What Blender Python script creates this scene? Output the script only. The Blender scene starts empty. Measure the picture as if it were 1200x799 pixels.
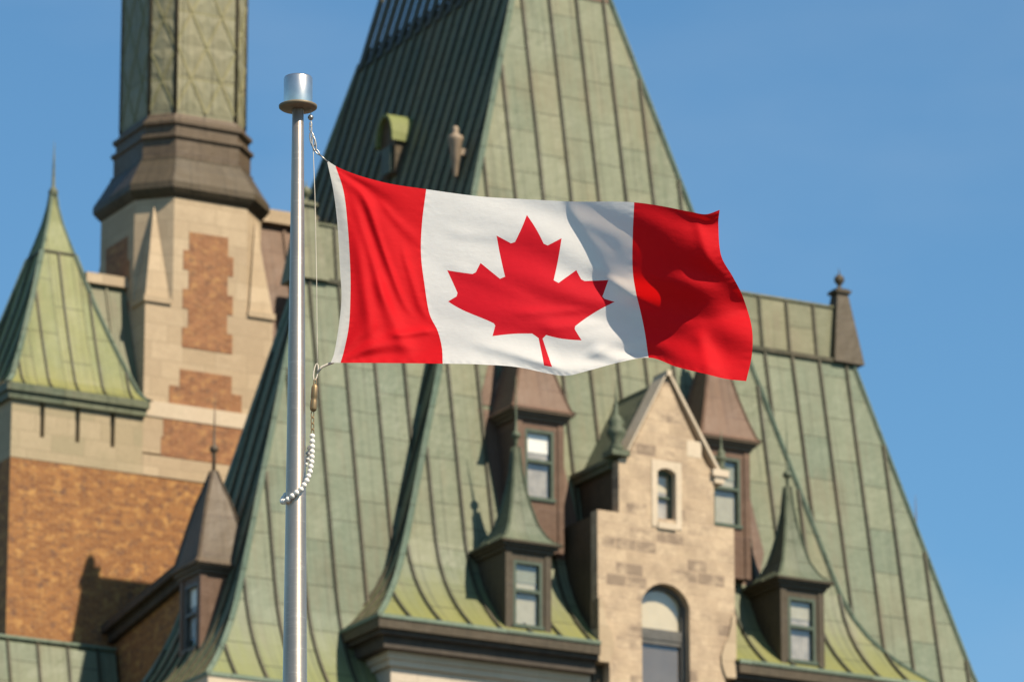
import bpy, bmesh, math, random
import numpy as np
from mathutils import Vector, Matrix
from mathutils.geometry import delaunay_2d_cdt

random.seed(7)
R = math.radians
S = bpy.context.scene
COL = S.collection

# ------------------------------------------------------------------ camera
PITCH = R(16.5)
cam = bpy.data.cameras.new('camera')
cam.lens = 200
cam.sensor_width = 36
cam.clip_start = 0.5
cam.clip_end = 12000
cam.dof.use_dof = True
cam.dof.focus_distance = 50.0
cam.dof.aperture_fstop = 3.2
camo = bpy.data.objects.new('camera', cam)
camo.location = (0, 0, 1.7)
camo.rotation_euler = (R(90) + PITCH, 0, 0)
COL.objects.link(camo)
S.camera = camo

# ------------------------------------------------------------------ light
SUN_AZ = R(49)      # to the right of the line from the castle back to the camera
SUN_EL = R(48.5)
sun_dir = Vector((math.sin(SUN_AZ) * math.cos(SUN_EL), -math.cos(SUN_AZ) * math.cos(SUN_EL), math.sin(SUN_EL)))
sun = bpy.data.lights.new('sun', 'SUN')
sun.energy = 5.0
sun.angle = R(0.5)
sun.color = (1.0, 0.87, 0.68)
suno = bpy.data.objects.new('sun', sun)
suno.location = (40, -40, 80)
suno.rotation_euler = sun_dir.to_track_quat('Z', 'Y').to_euler()
COL.objects.link(suno)

w = bpy.data.worlds.new('World')
S.world = w
w.use_nodes = True
nt = w.node_tree
sky = nt.nodes.new('ShaderNodeTexSky')
sky.sky_type = 'NISHITA'
sky.sun_disc = False
sky.sun_elevation = SUN_EL
sky.sun_rotation = math.atan2(sun_dir.x, sun_dir.y)
sky.altitude = 100
sky.air_density = 1.0
sky.dust_density = 0.3
sky.ozone_density = 2.5
bg = nt.nodes['Background']
bg.inputs[1].default_value = 0.081
tint = nt.nodes.new('ShaderNodeMixRGB'); tint.blend_type = 'MULTIPLY'; tint.inputs[0].default_value = 1
tint.inputs[2].default_value = (.68, 1.0, 1.08, 1)      # a clear, dry northern sky
nt.links.new(sky.outputs[0], tint.inputs[1]); tcw = nt.nodes.new('ShaderNodeTexCoord'); cn = nt.nodes.new('ShaderNodeTexNoise'); cn.inputs['Scale'].default_value = 9; cn.inputs['Detail'].default_value = 6
mpw = nt.nodes.new('ShaderNodeMapping'); mpw.inputs['Scale'].default_value = (1, 1, 2.5); nt.links.new(tcw.outputs['Generated'], mpw.inputs[0]); nt.links.new(mpw.outputs[0], cn.inputs['Vector'])
cr_ = nt.nodes.new('ShaderNodeMapRange'); cr_.inputs[1].default_value = .48; cr_.inputs[2].default_value = .75; cr_.inputs[3].default_value = 0; cr_.inputs[4].default_value = .13
nt.links.new(cn.outputs['Fac'], cr_.inputs[0])
cl = nt.nodes.new('ShaderNodeMixRGB'); cl.inputs[2].default_value = (4.2, 5.0, 5.8, 1)      # thin high cloud
nt.links.new(cr_.outputs[0], cl.inputs[0]); nt.links.new(tint.outputs[0], cl.inputs[1]); nt.links.new(cl.outputs[0], bg.inputs[0])

S.render.engine = 'CYCLES'
S.view_settings.view_transform = 'Standard'
S.view_settings.look = 'None'
S.view_settings.gamma = 1.0
S.view_settings.exposure = 0.65
S.cycles.use_denoising = True
S.cycles.max_bounces = 6

# ------------------------------------------------------------------ mesh builder
class MB:
    def __init__(s):
        s.v = []; s.f = []; s.m = []; s.uv = []; s.sm = []
    def face(s, pts, mi=0, mode=None, uv=None, smooth=False):
        pts = [Vector(p) for p in pts]
        i0 = len(s.v)
        s.v += [tuple(p) for p in pts]
        s.f.append(tuple(range(i0, i0 + len(pts))))
        s.m.append(mi); s.sm.append(smooth)
        if uv is None:
            n = Vector((0, 0, 0))
            for i in range(len(pts)):
                n += pts[i].cross(pts[(i + 1) % len(pts)])
            a = [abs(n.x), abs(n.y), abs(n.z)]
            if mode == 'roof':
                a[2] = 0
            k = a.index(max(a))
            if k == 0: uv = [(p.y, p.z) for p in pts]
            elif k == 1: uv = [(p.x, p.z) for p in pts]
            else: uv = [(p.x, p.y) for p in pts]
        s.uv.append(uv)
    def box(s, u0, u1, v0, v1, z0, z1, mi=0):
        P = lambda a, b, c: (a, b, c)
        s.face([P(u0, v0, z0), P(u1, v0, z0), P(u1, v0, z1), P(u0, v0, z1)], mi)
        s.face([P(u1, v1, z0), P(u0, v1, z0), P(u0, v1, z1), P(u1, v1, z1)], mi)
        s.face([P(u0, v1, z0), P(u0, v0, z0), P(u0, v0, z1), P(u0, v1, z1)], mi)
        s.face([P(u1, v0, z0), P(u1, v1, z0), P(u1, v1, z1), P(u1, v0, z1)], mi)
        s.face([P(u0, v0, z1), P(u1, v0, z1), P(u1, v1, z1), P(u0, v1, z1)], mi)
        s.face([P(u0, v1, z0), P(u1, v1, z0), P(u1, v0, z0), P(u0, v0, z0)], mi)
    def prism(s, poly, v0, v1, mi=0, axis='v'):
        """polygon in (u,z) counter-clockwise seen from the front, pushed from v0 back to v1; axis 'u': polygon in (v,z)"""
        def q(a, z, d):
            return (a, d, z) if axis == 'v' else (d, a, z)
        n = len(poly)
        s.face([q(a, z, v0) for a, z in poly], mi)
        s.face([q(a, z, v1) for a, z in reversed(poly)], mi)
        for i in range(n):
            a, b = poly[i], poly[(i + 1) % n]
            s.face([q(a[0], a[1], v0), q(a[0], a[1], v1), q(b[0], b[1], v1), q(b[0], b[1], v0)], mi)
    def bar(s, p, q, nrm, w, h, mi=0):
        """box section from p to q sitting on a surface of normal nrm"""
        p = Vector(p); q = Vector(q); nrm = Vector(nrm).normalized()
        d = q - p
        if d.length < 1e-5: return
        sd = d.cross(nrm).normalized() * (w / 2)
        up = nrm * h
        dn = nrm * (-0.02)
        A = [p - sd + dn, p + sd + dn, p + sd + up, p - sd + up]
        B = [x + d for x in A]
        for i in range(4):
            j = (i + 1) % 4
            s.face([A[i], B[i], B[j], A[j]], mi)
        s.face(A, mi); s.face(B[::-1], mi)
    def lathe(s, prof, n=16, c=(0, 0), mi=0, smooth=True):
        """prof: list of (radius, z)"""
        rings = []
        for r, z in prof:
            rings.append([(c[0] + r * math.cos(2 * math.pi * k / n), c[1] + r * math.sin(2 * math.pi * k / n), z) for k in range(n)])
        base = len(s.v)
        for rg in rings: s.v += rg
        for i in range(len(rings) - 1):
            for k in range(n):
                k2 = (k + 1) % n
                s.f.append((base + i * n + k, base + i * n + k2, base + (i + 1) * n + k2, base + (i + 1) * n + k))
                s.m.append(mi); s.sm.append(smooth)
                L = 2 * math.pi * max(prof[i][0], .02)
                s.uv.append([(k / n * L, prof[i][1]), ((k + 1) / n * L, prof[i][1]), ((k + 1) / n * L, prof[i + 1][1]), (k / n * L, prof[i + 1][1])])
        for rg, off in ((0, 0), (len(rings) - 1, 1)):
            if prof[rg][0] > 1e-4:
                idx = [base + rg * n + k for k in range(n)]
                s.f.append(tuple(idx if off else idx[::-1])); s.m.append(mi); s.sm.append(False)
                s.uv.append([(s.v[i][0], s.v[i][1]) for i in idx])
    def tube(s, pts, r, n=8, mi=0):
        pts = [Vector(p) for p in pts]
        base = len(s.v)
        rr = r if isinstance(r, (list, tuple)) else [r] * len(pts)
        for i, p in enumerate(pts):
            t = (pts[min(i + 1, len(pts) - 1)] - pts[max(i - 1, 0)]).normalized()
            a = t.cross(Vector((0, 1, 0)))
            if a.length < .1: a = t.cross(Vector((1, 0, 0)))
            a.normalize(); b = t.cross(a)
            s.v += [tuple(p + (a * math.cos(2 * math.pi * k / n) + b * math.sin(2 * math.pi * k / n)) * rr[i]) for k in range(n)]
        for i in range(len(pts) - 1):
            for k in range(n):
                k2 = (k + 1) % n
                s.f.append((base + i * n + k, base + i * n + k2, base + (i + 1) * n + k2, base + (i + 1) * n + k))
                s.m.append(mi); s.sm.append(True); s.uv.append([(0, 0), (1, 0), (1, 1), (0, 1)])
        s.f.append(tuple(base + k for k in range(n))[::-1]); s.m.append(mi); s.sm.append(False); s.uv.append([(0, 0)] * n)
        s.f.append(tuple(base + (len(pts) - 1) * n + k for k in range(n))); s.m.append(mi); s.sm.append(False); s.uv.append([(0, 0)] * n)
    def build(s, name, mats, parent=None, loc=(0, 0, 0), merge=True):
        me = bpy.data.meshes.new(name)
        me.from_pydata([tuple(p) for p in s.v], [], s.f)
        if not isinstance(mats, (list, tuple)): mats = [mats]
        for m in mats: me.materials.append(m)
        me.polygons.foreach_set('material_index', s.m)
        me.polygons.foreach_set('use_smooth', s.sm)
        ul = me.uv_layers.new(name='UVMap')
        flat = [c for f in s.uv for uv in f for c in uv]
        ul.data.foreach_set('uv', flat)
        me.update()
        bm = bmesh.new(); bm.from_mesh(me)
        if merge: bmesh.ops.remove_doubles(bm, verts=bm.verts, dist=1e-4)
        bmesh.ops.recalc_face_normals(bm, faces=bm.faces)
        bm.to_mesh(me); bm.free()
        o = bpy.data.objects.new(name, me)
        o.location = loc
        if parent is not None: o.parent = parent
        COL.objects.link(o)
        return o

def tag(o, label=None, cat=None, group=None, kind=None):
    if label: o['label'] = label
    if cat: o['category'] = cat
    if group: o['group'] = group
    if kind: o['kind'] = kind
    return o

def empty(name, loc=(0, 0, 0), rz=0, parent=None):
    o = bpy.data.objects.new(name, None)
    o.empty_display_size = .3
    o.location = loc
    o.rotation_euler = (0, 0, rz)
    if parent is not None: o.parent = parent
    COL.objects.link(o)
    return o

def copy_tree(o, parent=None):
    c = o.copy(); COL.objects.link(c)
    if parent is not None: c.parent = parent
    for ch in list(o.children):
        copy_tree(ch, c)
    return c

# ------------------------------------------------------------------ materials
class NG:
    def __init__(s, name):
        s.m = bpy.data.materials.new(name); s.m.use_nodes = True
        s.t = s.m.node_tree; s.N = s.t.nodes; s.b = s.N['Principled BSDF']
        s.tc = s.N.new('ShaderNodeTexCoord')
    def n(s, kind, **kw):
        x = s.N.new('ShaderNode' + kind)
        for k, v in kw.items(): setattr(x, k, v)
        return x
    def L(s, a, b): s.t.links.new(a, b)
    def mapping(s, src, scale=(1, 1, 1), loc=(0, 0, 0)):
        mp = s.n('Mapping'); mp.inputs['Scale'].default_value = scale; mp.inputs['Location'].default_value = loc
        s.L(src, mp.inputs[0]); return mp.outputs[0]
    def noise(s, src, scale, detail=4, rough=.55):
        x = s.n('TexNoise'); x.inputs['Scale'].default_value = scale; x.inputs['Detail'].default_value = detail
        x.inputs['Roughness'].default_value = rough
        s.L(src, x.inputs['Vector']); return x.outputs['Fac']
    def ramp(s, src, stops):
        x = s.n('ValToRGB'); e = x.color_ramp.elements
        while len(e) < len(stops): e.new(.5)
        for el, (p, c) in zip(e, stops):
            el.position = p; el.color = (c, c, c, 1) if isinstance(c, (int, float)) else tuple(c) + (1,)
        s.L(src, x.inputs[0]); return x.outputs[0]
    def mix(s, fac, a, b, blend='MIX'):
        x = s.n('MixRGB', blend_type=blend)
        for i, q in ((0, fac), (1, a), (2, b)):
            if isinstance(q, (int, float)): x.inputs[i].default_value = q if i == 0 else (q, q, q, 1)
            elif isinstance(q, (tuple, list)): x.inputs[i].default_value = tuple(q) + (1,)
            else: s.L(q, x.inputs[i])
        return x.outputs[0]
    def math(s, op, a, b):
        x = s.n('Math', operation=op)
        for i, q in ((0, a), (1, b)):
            if isinstance(q, (int, float)): x.inputs[i].default_value = q
            else: s.L(q, x.inputs[i])
        return x.outputs[0]
    def bump(s, h, strength=.3, dist=.02):
        x = s.n('Bump'); x.inputs['Strength'].default_value = strength; x.inputs['Distance'].default_value = dist
        s.L(h, x.inputs['Height']); s.L(x.outputs[0], s.b.inputs['Normal'])
    def done(s, color, rough=.6, metal=0, spec=.5):
        if isinstance(color, (tuple, list)): s.b.inputs['Base Color'].default_value = tuple(color) + (1,)
        else: s.L(color, s.b.inputs['Base Color'])
        if isinstance(rough, (int, float)): s.b.inputs['Roughness'].default_value = rough
        else: s.L(rough, s.b.inputs['Roughness'])
        s.b.inputs['Metallic'].default_value = metal
        s.b.inputs['Specular IOR Level'].default_value = spec
        return s.m

def copper(name, c1, c2, brown=(.16, .12, .085), brown_amt=.35, row=.72, plen=1.05, moss=None, moss_col=(.30, .30, .06), joint=(.035, .038, .022)):
    g = NG(name)
    uv = g.tc.outputs['UV']; ob = g.tc.outputs['Object']
    sx = g.n('SeparateXYZ'); g.L(uv, sx.inputs[0])
    cx = g.n('CombineXYZ'); g.L(sx.outputs[1], cx.inputs[0]); g.L(sx.outputs[0], cx.inputs[1])
    wob = g.noise(uv, .9, 2)
    off = g.math('MULTIPLY', wob, .05)
    va = g.n('VectorMath', operation='ADD'); g.L(cx.outputs[0], va.inputs[0])
    cm = g.n('CombineXYZ'); g.L(off, cm.inputs[0]); g.L(cm.outputs[0], va.inputs[1])
    br = g.n('TexBrick'); br.offset = .5; br.offset_frequency = 2
    g.L(va.outputs[0], br.inputs['Vector'])
    br.inputs['Color1'].default_value = (0, 0, 0, 1); br.inputs['Color2'].default_value = (1, 1, 1, 1)
    br.inputs['Mortar'].default_value = (.5, .5, .5, 1)
    br.inputs['Scale'].default_value = 1; br.inputs['Mortar Size'].default_value = .015; br.inputs['Mortar Smooth'].default_value = .3
    br.inputs['Brick Width'].default_value = plen; br.inputs['Row Height'].default_value = row
    panel = br.outputs['Color']; mort = br.outputs['Fac']
    big = g.noise(ob, .55, 5, .6)
    streak = g.noise(g.mapping(uv, (5, .35, 1)), 1.0, 5, .65)
    fine = g.noise(ob, 9, 4, .6)
    f = g.mix(.68, panel, big)
    f = g.mix(.42, f, streak)
    base = g.mix(g.ramp(f, [(.25, 0), (.72, 1)]), c1, c2)
    base = g.mix(g.math('MULTIPLY', g.ramp(g.mix(.25, panel, streak), [(.58, 0), (.82, 1)]), .22), base, (c2[0] * 1.12, c2[1] * 1.0, c2[2] * .82))
    base = g.mix(g.math('MULTIPLY', g.ramp(g.mix(.25, panel, streak), [(.18, 1), (.42, 0)]), .22), base, (c1[0] * .85, c1[1] * .95, c1[2] * 1.05))
    base = g.mix(g.ramp(fine, [(.35, 0), (.7, .22)]), base, tuple(min(1, c * 1.35) for c in c2))
    bs = g.math('MULTIPLY', g.ramp(g.mix(.5, streak, big), [(.5, 0), (.68, 1)]), brown_amt)
    base = g.mix(bs, base, brown)
    if moss:
        so = g.n('SeparateXYZ'); g.L(ob, so.inputs[0])
        zz = g.math('ADD', so.outputs[2], g.math('MULTIPLY', g.math('SUBTRACT', streak, .5), moss[1] - moss[0]))
        mr = g.n('MapRange'); mr.inputs[1].default_value = moss[0]; mr.inputs[2].default_value = moss[1]
        mr.inputs[3].default_value = .85; mr.inputs[4].default_value = 0
        g.L(zz, mr.inputs[0])
        base = g.mix(mr.outputs[0], base, moss_col)
    base = g.mix(g.math('MULTIPLY', mort, .68), base, joint)
    run = g.noise(g.mapping(uv, (11, .22, 1)), 1.0, 4, .6)
    base = g.mix(g.math('MULTIPLY', g.ramp(run, [(.53, 0), (.70, 1)]), .55), base, tuple(c * .45 for c in c1))
    base = g.mix(g.math('MULTIPLY', g.ramp(run, [(.28, 1), (.40, 0)]), .30), base, tuple(min(1, c * 1.5) for c in c2))
    h = g.math('ADD', g.math('MULTIPLY', g.noise(ob, 1.9, 3), 2.2), g.math('MULTIPLY', mort, .35))
    g.bump(h, .35, .05)
    return g.done(base, g.ramp(big, [(.3, .45), (.7, .68)]), 0, .22)

M = {}
M['patina'] = copper('copper_patina', (.098, .120, .072), (.172, .178, .114), moss=(-.3, 1.5), moss_col=(0.1917, 0.1846, 0.03976), brown_amt=.55, brown=(0.1349, 0.1065, 0.0639))
M['patina_wing'] = copper('copper_patina_wing', (.096, .124, .080), (.168, .184, .124), brown_amt=.55, brown=(0.1207, 0.0994, 0.0639), moss=(-1.8, .2), moss_col=(0.1775, 0.1846, 0.0568))
M['patina_turret'] = copper('copper_patina_turret', (0.1088, 0.1328, 0.0512), (0.1888, 0.1952, 0.08), brown_amt=.35, moss=(6.4, 7.6), moss_col=(0.216, 0.192, 0.0448), plen=1.4)
M['seam'] = copper('copper_seam', (0.0385, 0.0396, 0.0242), (0.066, 0.0605, 0.0374), brown_amt=.5, row=3, plen=3)
M['hip'] = copper('copper_hip_roll', (0.1063, 0.15, 0.1063), (0.1812, 0.2188, 0.1625), brown_amt=.2, row=3, plen=1.2)
M['patina_dormer'] = copper('copper_patina_dormer', (0.072, 0.09, 0.0576), (0.126, 0.138, 0.09), brown_amt=.3, row=3, plen=1.0)
M['brown'] = copper('brown_copper', (0.0816, 0.06, 0.0396), (0.126, 0.0924, 0.0612), brown=(0.072, 0.0504, 0.036), brown_amt=.5, row=3, plen=.9, joint=(0.084, 0.06, 0.048))
M['reddish'] = copper('reddish_copper', (0.09775, 0.0575, 0.03795), (0.1495, 0.092, 0.0621), brown=(0.092, 0.069, 0.04945), brown_amt=.4, row=3, plen=.9, joint=(0.115, 0.069, 0.05175))
M['bronze'] = copper('weathered_bronze', (.052, .041, .027), (.096, .074, .047), brown=(0.0575, 0.04255, 0.0299), brown_amt=.5, row=3, plen=1.1, joint=(0.069, 0.0575, 0.046))
M['strip'] = copper('ridge_strip_copper', (0.1148, 0.1215, 0.07155), (0.189, 0.1823, 0.1148), brown=(0.1485, 0.1148, 0.081), brown_amt=.75, plen=3)
M['lattice'] = copper('lattice_copper', (.165, .16, .096), (.25, .23, .148), brown=(0.165, 0.1425, 0.0825), brown_amt=.3, row=4, plen=6, joint=(.06, .055, .03))
M['gold_rib'] = copper('lattice_rib', (0.18, 0.1725, 0.0825), (0.255, 0.2325, 0.12), brown_amt=.3, row=4, plen=4)
M['lime'] = copper('bright_moss_copper', (0.1275, 0.153, 0.04675), (0.17, 0.187, 0.068), brown_amt=.15, row=4, plen=4)

def stone(name, ca, cb, cd, bw=.62, rh=.34, mortar=(.30, .25, .18), bump=.5, dark=.25, soft=.25):
    g = NG(name); uv = g.tc.outputs['UV']; ob = g.tc.outputs['Object']
    wob = g.n('TexNoise'); wob.inputs['Scale'].default_value = 1.7; g.L(uv, wob.inputs['Vector'])
    wv = g.n('VectorMath', operation='MULTIPLY_ADD')
    g.L(wob.outputs['Color'], wv.inputs[0]); wv.inputs[1].default_value = (.05, .05, .0); g.L(uv, wv.inputs[2])
    br = g.n('TexBrick'); br.offset = .5; br.squash = 1.35; br.squash_frequency = 3
    g.L(wv.outputs[0], br.inputs['Vector'])
    br.inputs['Color1'].default_value = (0, 0, 0, 1); br.inputs['Color2'].default_value = (1, 1, 1, 1)
    br.inputs['Mortar'].default_value = (.5, .5, .5, 1)
    br.inputs['Scale'].default_value = 1; br.inputs['Mortar Size'].default_value = .013; br.inputs['Mortar Smooth'].default_value = .2
    br.inputs['Brick Width'].default_value = bw; br.inputs['Row Height'].default_value = rh
    p = g.mix(soft, br.outputs['Color'], g.noise(g.mapping(uv, (1, 1.5, 1)), 2.6, 3, .6))
    col = g.mix(g.ramp(p, [(.1, 0), (.6, 1)]), ca, cb)
    col = g.mix(g.math('MULTIPLY', g.ramp(p, [(.57, 0), (.70, .95)]), dark * 2.4), col, cd)
    n1 = g.noise(ob, 2.2, 5, .65)
    col = g.mix(g.ramp(n1, [(.42, 0), (.72, dark * 1.6)]), col, cd)
    n2 = g.noise(ob, 14, 4, .6)
    col = g.mix(g.ramp(n2, [(.3, .25), (.7, 0)]), col, tuple(c * .6 for c in ca))
    col = g.mix(g.math('MULTIPLY', br.outputs['Fac'], .7), col, mortar)
    h = g.math('SUBTRACT', g.mix(.5, n1, n2), g.math('MULTIPLY', br.outputs['Fac'], .6))
    g.bump(h, bump, .05)
    return g.done(col, .88, 0, .25)

M['stone'] = stone('rubble_stone', (.39, .288, .19), (.53, .405, .275), (.165, .12, .09), mortar=(.42, .31, .21), dark=.34, bw=.50, rh=.27, soft=.55)
M['ashlar'] = stone('tan_ashlar', (.40, .305, .20), (.48, .375, .255), (.31, .23, .15), bw=.8, rh=.42, bump=.3, dark=.20, mortar=(.30, .23, .15))
M['ashlar_green'] = stone('tan_ashlar_green', (.34, .275, .175), (.41, .33, .22), (.27, .235, .145), bw=.8, rh=.42, bump=.3, dark=.26, mortar=(.27, .22, .14))
M['pale'] = stone('pale_dressed_stone', (.50, .41, .30), (.58, .48, .36), (.40, .31, .22), bw=.9, rh=.5, bump=.15, dark=.1, mortar=(.45, .38, .28))
M['pale_wall'] = stone('pale_wall_stone', (.46, .39, .30), (.53, .45, .35), (.42, .35, .27), bw=.8, rh=.30, bump=.2, dark=.1, mortar=(.36, .30, .23))

def brick(name, ca, cb, cc, cd):
    g = NG(name); uv = g.tc.outputs['UV']; ob = g.tc.outputs['Object']
    br = g.n('TexBrick'); br.offset = .5
    g.L(uv, br.inputs['Vector'])
    br.inputs['Color1'].default_value = (0, 0, 0, 1); br.inputs['Color2'].default_value = (1, 1, 1, 1)
    br.inputs['Mortar'].default_value = (.5, .5, .5, 1)
    br.inputs['Scale'].default_value = 1; br.inputs['Mortar Size'].default_value = .008
    br.inputs['Brick Width'].default_value = .24; br.inputs['Row Height'].default_value = .085
    n1 = g.noise(g.mapping(uv, (1, 1.3, 1)), 3.4, 5, .72)
    n2 = g.noise(ob, .8, 3)
    f = g.mix(.45, br.outputs['Color'], n1)
    col = g.mix(g.ramp(f, [(.3, 0), (.75, 1)]), ca, cb)
    col = g.mix(g.ramp(n1, [(.52, 0), (.64, .9)]), col, cc)
    col = g.mix(g.ramp(g.noise(uv, 4.3, 4, .7), [(.52, 0), (.66, .85)]), col, cd)
    col = g.mix(g.ramp(n2, [(.4, 0), (.7, .35)]), col, ca)
    col = g.mix(g.math('MULTIPLY', br.outputs['Fac'], .6), col, (.30, .2, .12))
    g.bump(g.math('SUBTRACT', n1, br.outputs['Fac']), .3, .02)
    return g.done(col, .85, 0, .25)
M['brick'] = brick('orange_brick', (.21, .088, .032), (.32, .145, .048), (.50, .27, .085), (.10, .05, .038))
M['brick_red'] = brick('red_brick_panel', (.22, .095, .045), (.31, .145, .068), (.42, .23, .09), (.12, .06, .04))

def plain(name, c, rough=.6, metal=0, spec=.4, var=.25, scale=4):
    g = NG(name); n = g.noise(g.tc.outputs['Object'], scale, 4, .6)
    col = g.mix(g.ramp(n, [(.3, 0), (.7, 1)]), tuple(x * (1 - var) for x in c), tuple(min(1, x * (1 + var)) for x in c))
    g.bump(n, .1, .01)
    return g.done(col, rough, metal, spec)
M['frame_green'] = plain('green_paint', (.055, .075, .05), .5)
M['frame_grey'] = plain('grey_paint', (.09, .085, .075), .5)
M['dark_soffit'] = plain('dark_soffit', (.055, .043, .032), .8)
M['blind'] = plain('window_blind', (.78, .75, .66), .7, var=.06)
M['blind_beige'] = plain('beige_blind', (.52, .44, .29), .7, var=.05)
M['curtain'] = plain('grey_curtain', (.33, .30, .25), .8, var=.3, scale=3)
M['curtain_pale'] = plain('pale_curtain', (.36, .335, .24), .8, var=.12)
M['curtain_green'] = plain('green_blind', (.23, .235, .16), .8, var=.1)
M['curtain_dark'] = plain('dark_curtain', (.12, .10, .08), .8, var=.15, scale=2)
M['rust_tin'] = plain('tan_copper_cap', (.24, .18, .125), .6)

g = NG('window_glass')
g.b.inputs['Base Color'].default_value = (1, 1, 1, 1)
tr = g.n('BsdfTransparent'); gl = g.n('BsdfGlossy'); gl.inputs['Roughness'].default_value = .03
mx = g.n('MixShader'); mx.inputs[0].default_value = .06; g.L(tr.outputs[0], mx.inputs[1]); g.L(gl.outputs[0], mx.inputs[2])
g.L(mx.outputs[0], g.N['Material Output'].inputs[0])
M['glass'] = g.m

ROT = 0.25
g = NG('brushed_aluminium')
sep = g.n('SeparateXYZ'); g.L(g.tc.outputs['Object'], sep.inputs[0])
tg = g.n('Tangent', direction_type='RADIAL', axis='Z'); g.L(tg.outputs[0], g.b.inputs['Tangent'])
g.b.inputs['Anisotropic'].default_value = .72
g.b.inputs['Anisotropic Rotation'].default_value = ROT
st = g.noise(g.mapping(g.tc.outputs['Object'], (6, 6, 45)), 1.0, 5, .75)
bl = g.noise(g.mapping(g.tc.outputs['Object'], (10, 10, 1.2)), 1.0, 4, .6)
col = g.mix(g.ramp(bl, [(.3, 0), (.75, .6)]), (.60, .51, .43), (.30, .245, .195))
col = g.mix(g.ramp(st, [(.55, 0), (.72, .5)]), col, (.80, .73, .64))
g.bump(st, .10, .004)
M['alu'] = g.done(col, g.ramp(st, [(.3, .42), (.7, .52)]), .85, .5)
M['alu_cap'] = plain('cap_aluminium', (.72, .66, .58), .30, .95, .5, var=.1, scale=9)
M['flange'] = plain('flange_underside', (.20, .155, .10), .6, .3)
M['steel'] = plain('dull_steel', (.30, .29, .27), .4, .9)
M['brass'] = plain('tarnished_brass', (.24, .17, .09), .5, .6)
M['rope'] = plain('pale_rope', (.55, .50, .42), .9)
M['bead'] = plain('white_nylon_bead', (.74, .71, .65), .45, 0, .5, var=.06, scale=30)

def cloth(name, c, t):
    g = NG(name); ob = g.tc.outputs['Object']
    n = g.noise(g.mapping(ob, (1, 1, 1.6)), 7, 6, .62); n2 = g.noise(g.mapping(ob, (220, 220, 220)), 1, 2)
    col = g.mix(g.ramp(n, [(.3, 0), (.7, 1)]), tuple(x * .95 for x in c), c)
    g.bump(g.math('ADD', n, g.math('MULTIPLY', n2, .02)),   .20, .03)
    g.done(col, .7, 0, .12)
    tl = g.n('BsdfTranslucent'); tl.inputs[0].default_value = tuple(t) + (1,)
    mx = g.n('MixShader'); mx.inputs[0].default_value = .42
    g.L(g.b.outputs[0], mx.inputs[1]); g.L(tl.outputs[0], mx.inputs[2])
    g.L(mx.outputs[0], g.N['Material Output'].inputs[0])
    return g.m
M['flag_red'] = cloth('red_nylon', (.70, .008, .016), (.80, .005, .004))
M['flag_white'] = cloth('white_nylon', (.76, .74, .715), (.82, .73, .66))
M['flag_leaf'] = cloth('leaf_red_nylon', (.66, .010, .024), (.66, .007, .010))
M['canvas'] = cloth('white_canvas', (.66, .64, .60), (.4, .4, .38))

g = NG('plaza_ground')
n = g.noise(g.tc.outputs['Object'], .25, 6, .6)
M['ground'] = g.done(g.mix(n, (.055, .055, .05), (.11, .105, .09)), .9, 0, .2)

# ------------------------------------------------------------------ ground
mb = MB(); mb.face([(-4000, -2000, 0), (4000, -2000, 0), (4000, 6000, 0), (-4000, 6000, 0)])
tag(mb.build('ground', M['ground']), kind='structure')

# ------------------------------------------------------------------ castle frame: u along the front, v going back, z up from the main eave
TH = R(28.5)
EAVE = 29.84
CL = (-2.75, 115.0)
def castle_thing(name, label, cat, u=0, v=0):
    x = CL[0] + u * math.cos(TH) - v * math.sin(TH)
    y = CL[1] + u * math.sin(TH) + v * math.cos(TH)
    o = empty(name, (x, y, 0), TH)
    tag(o, label, cat)
    o['_u'] = u; o['_v'] = v
    return o
def place(ob, th):
    ob.parent = th
    ob.location = (-th['_u'], -th['_v'], EAVE)
    return ob

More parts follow.
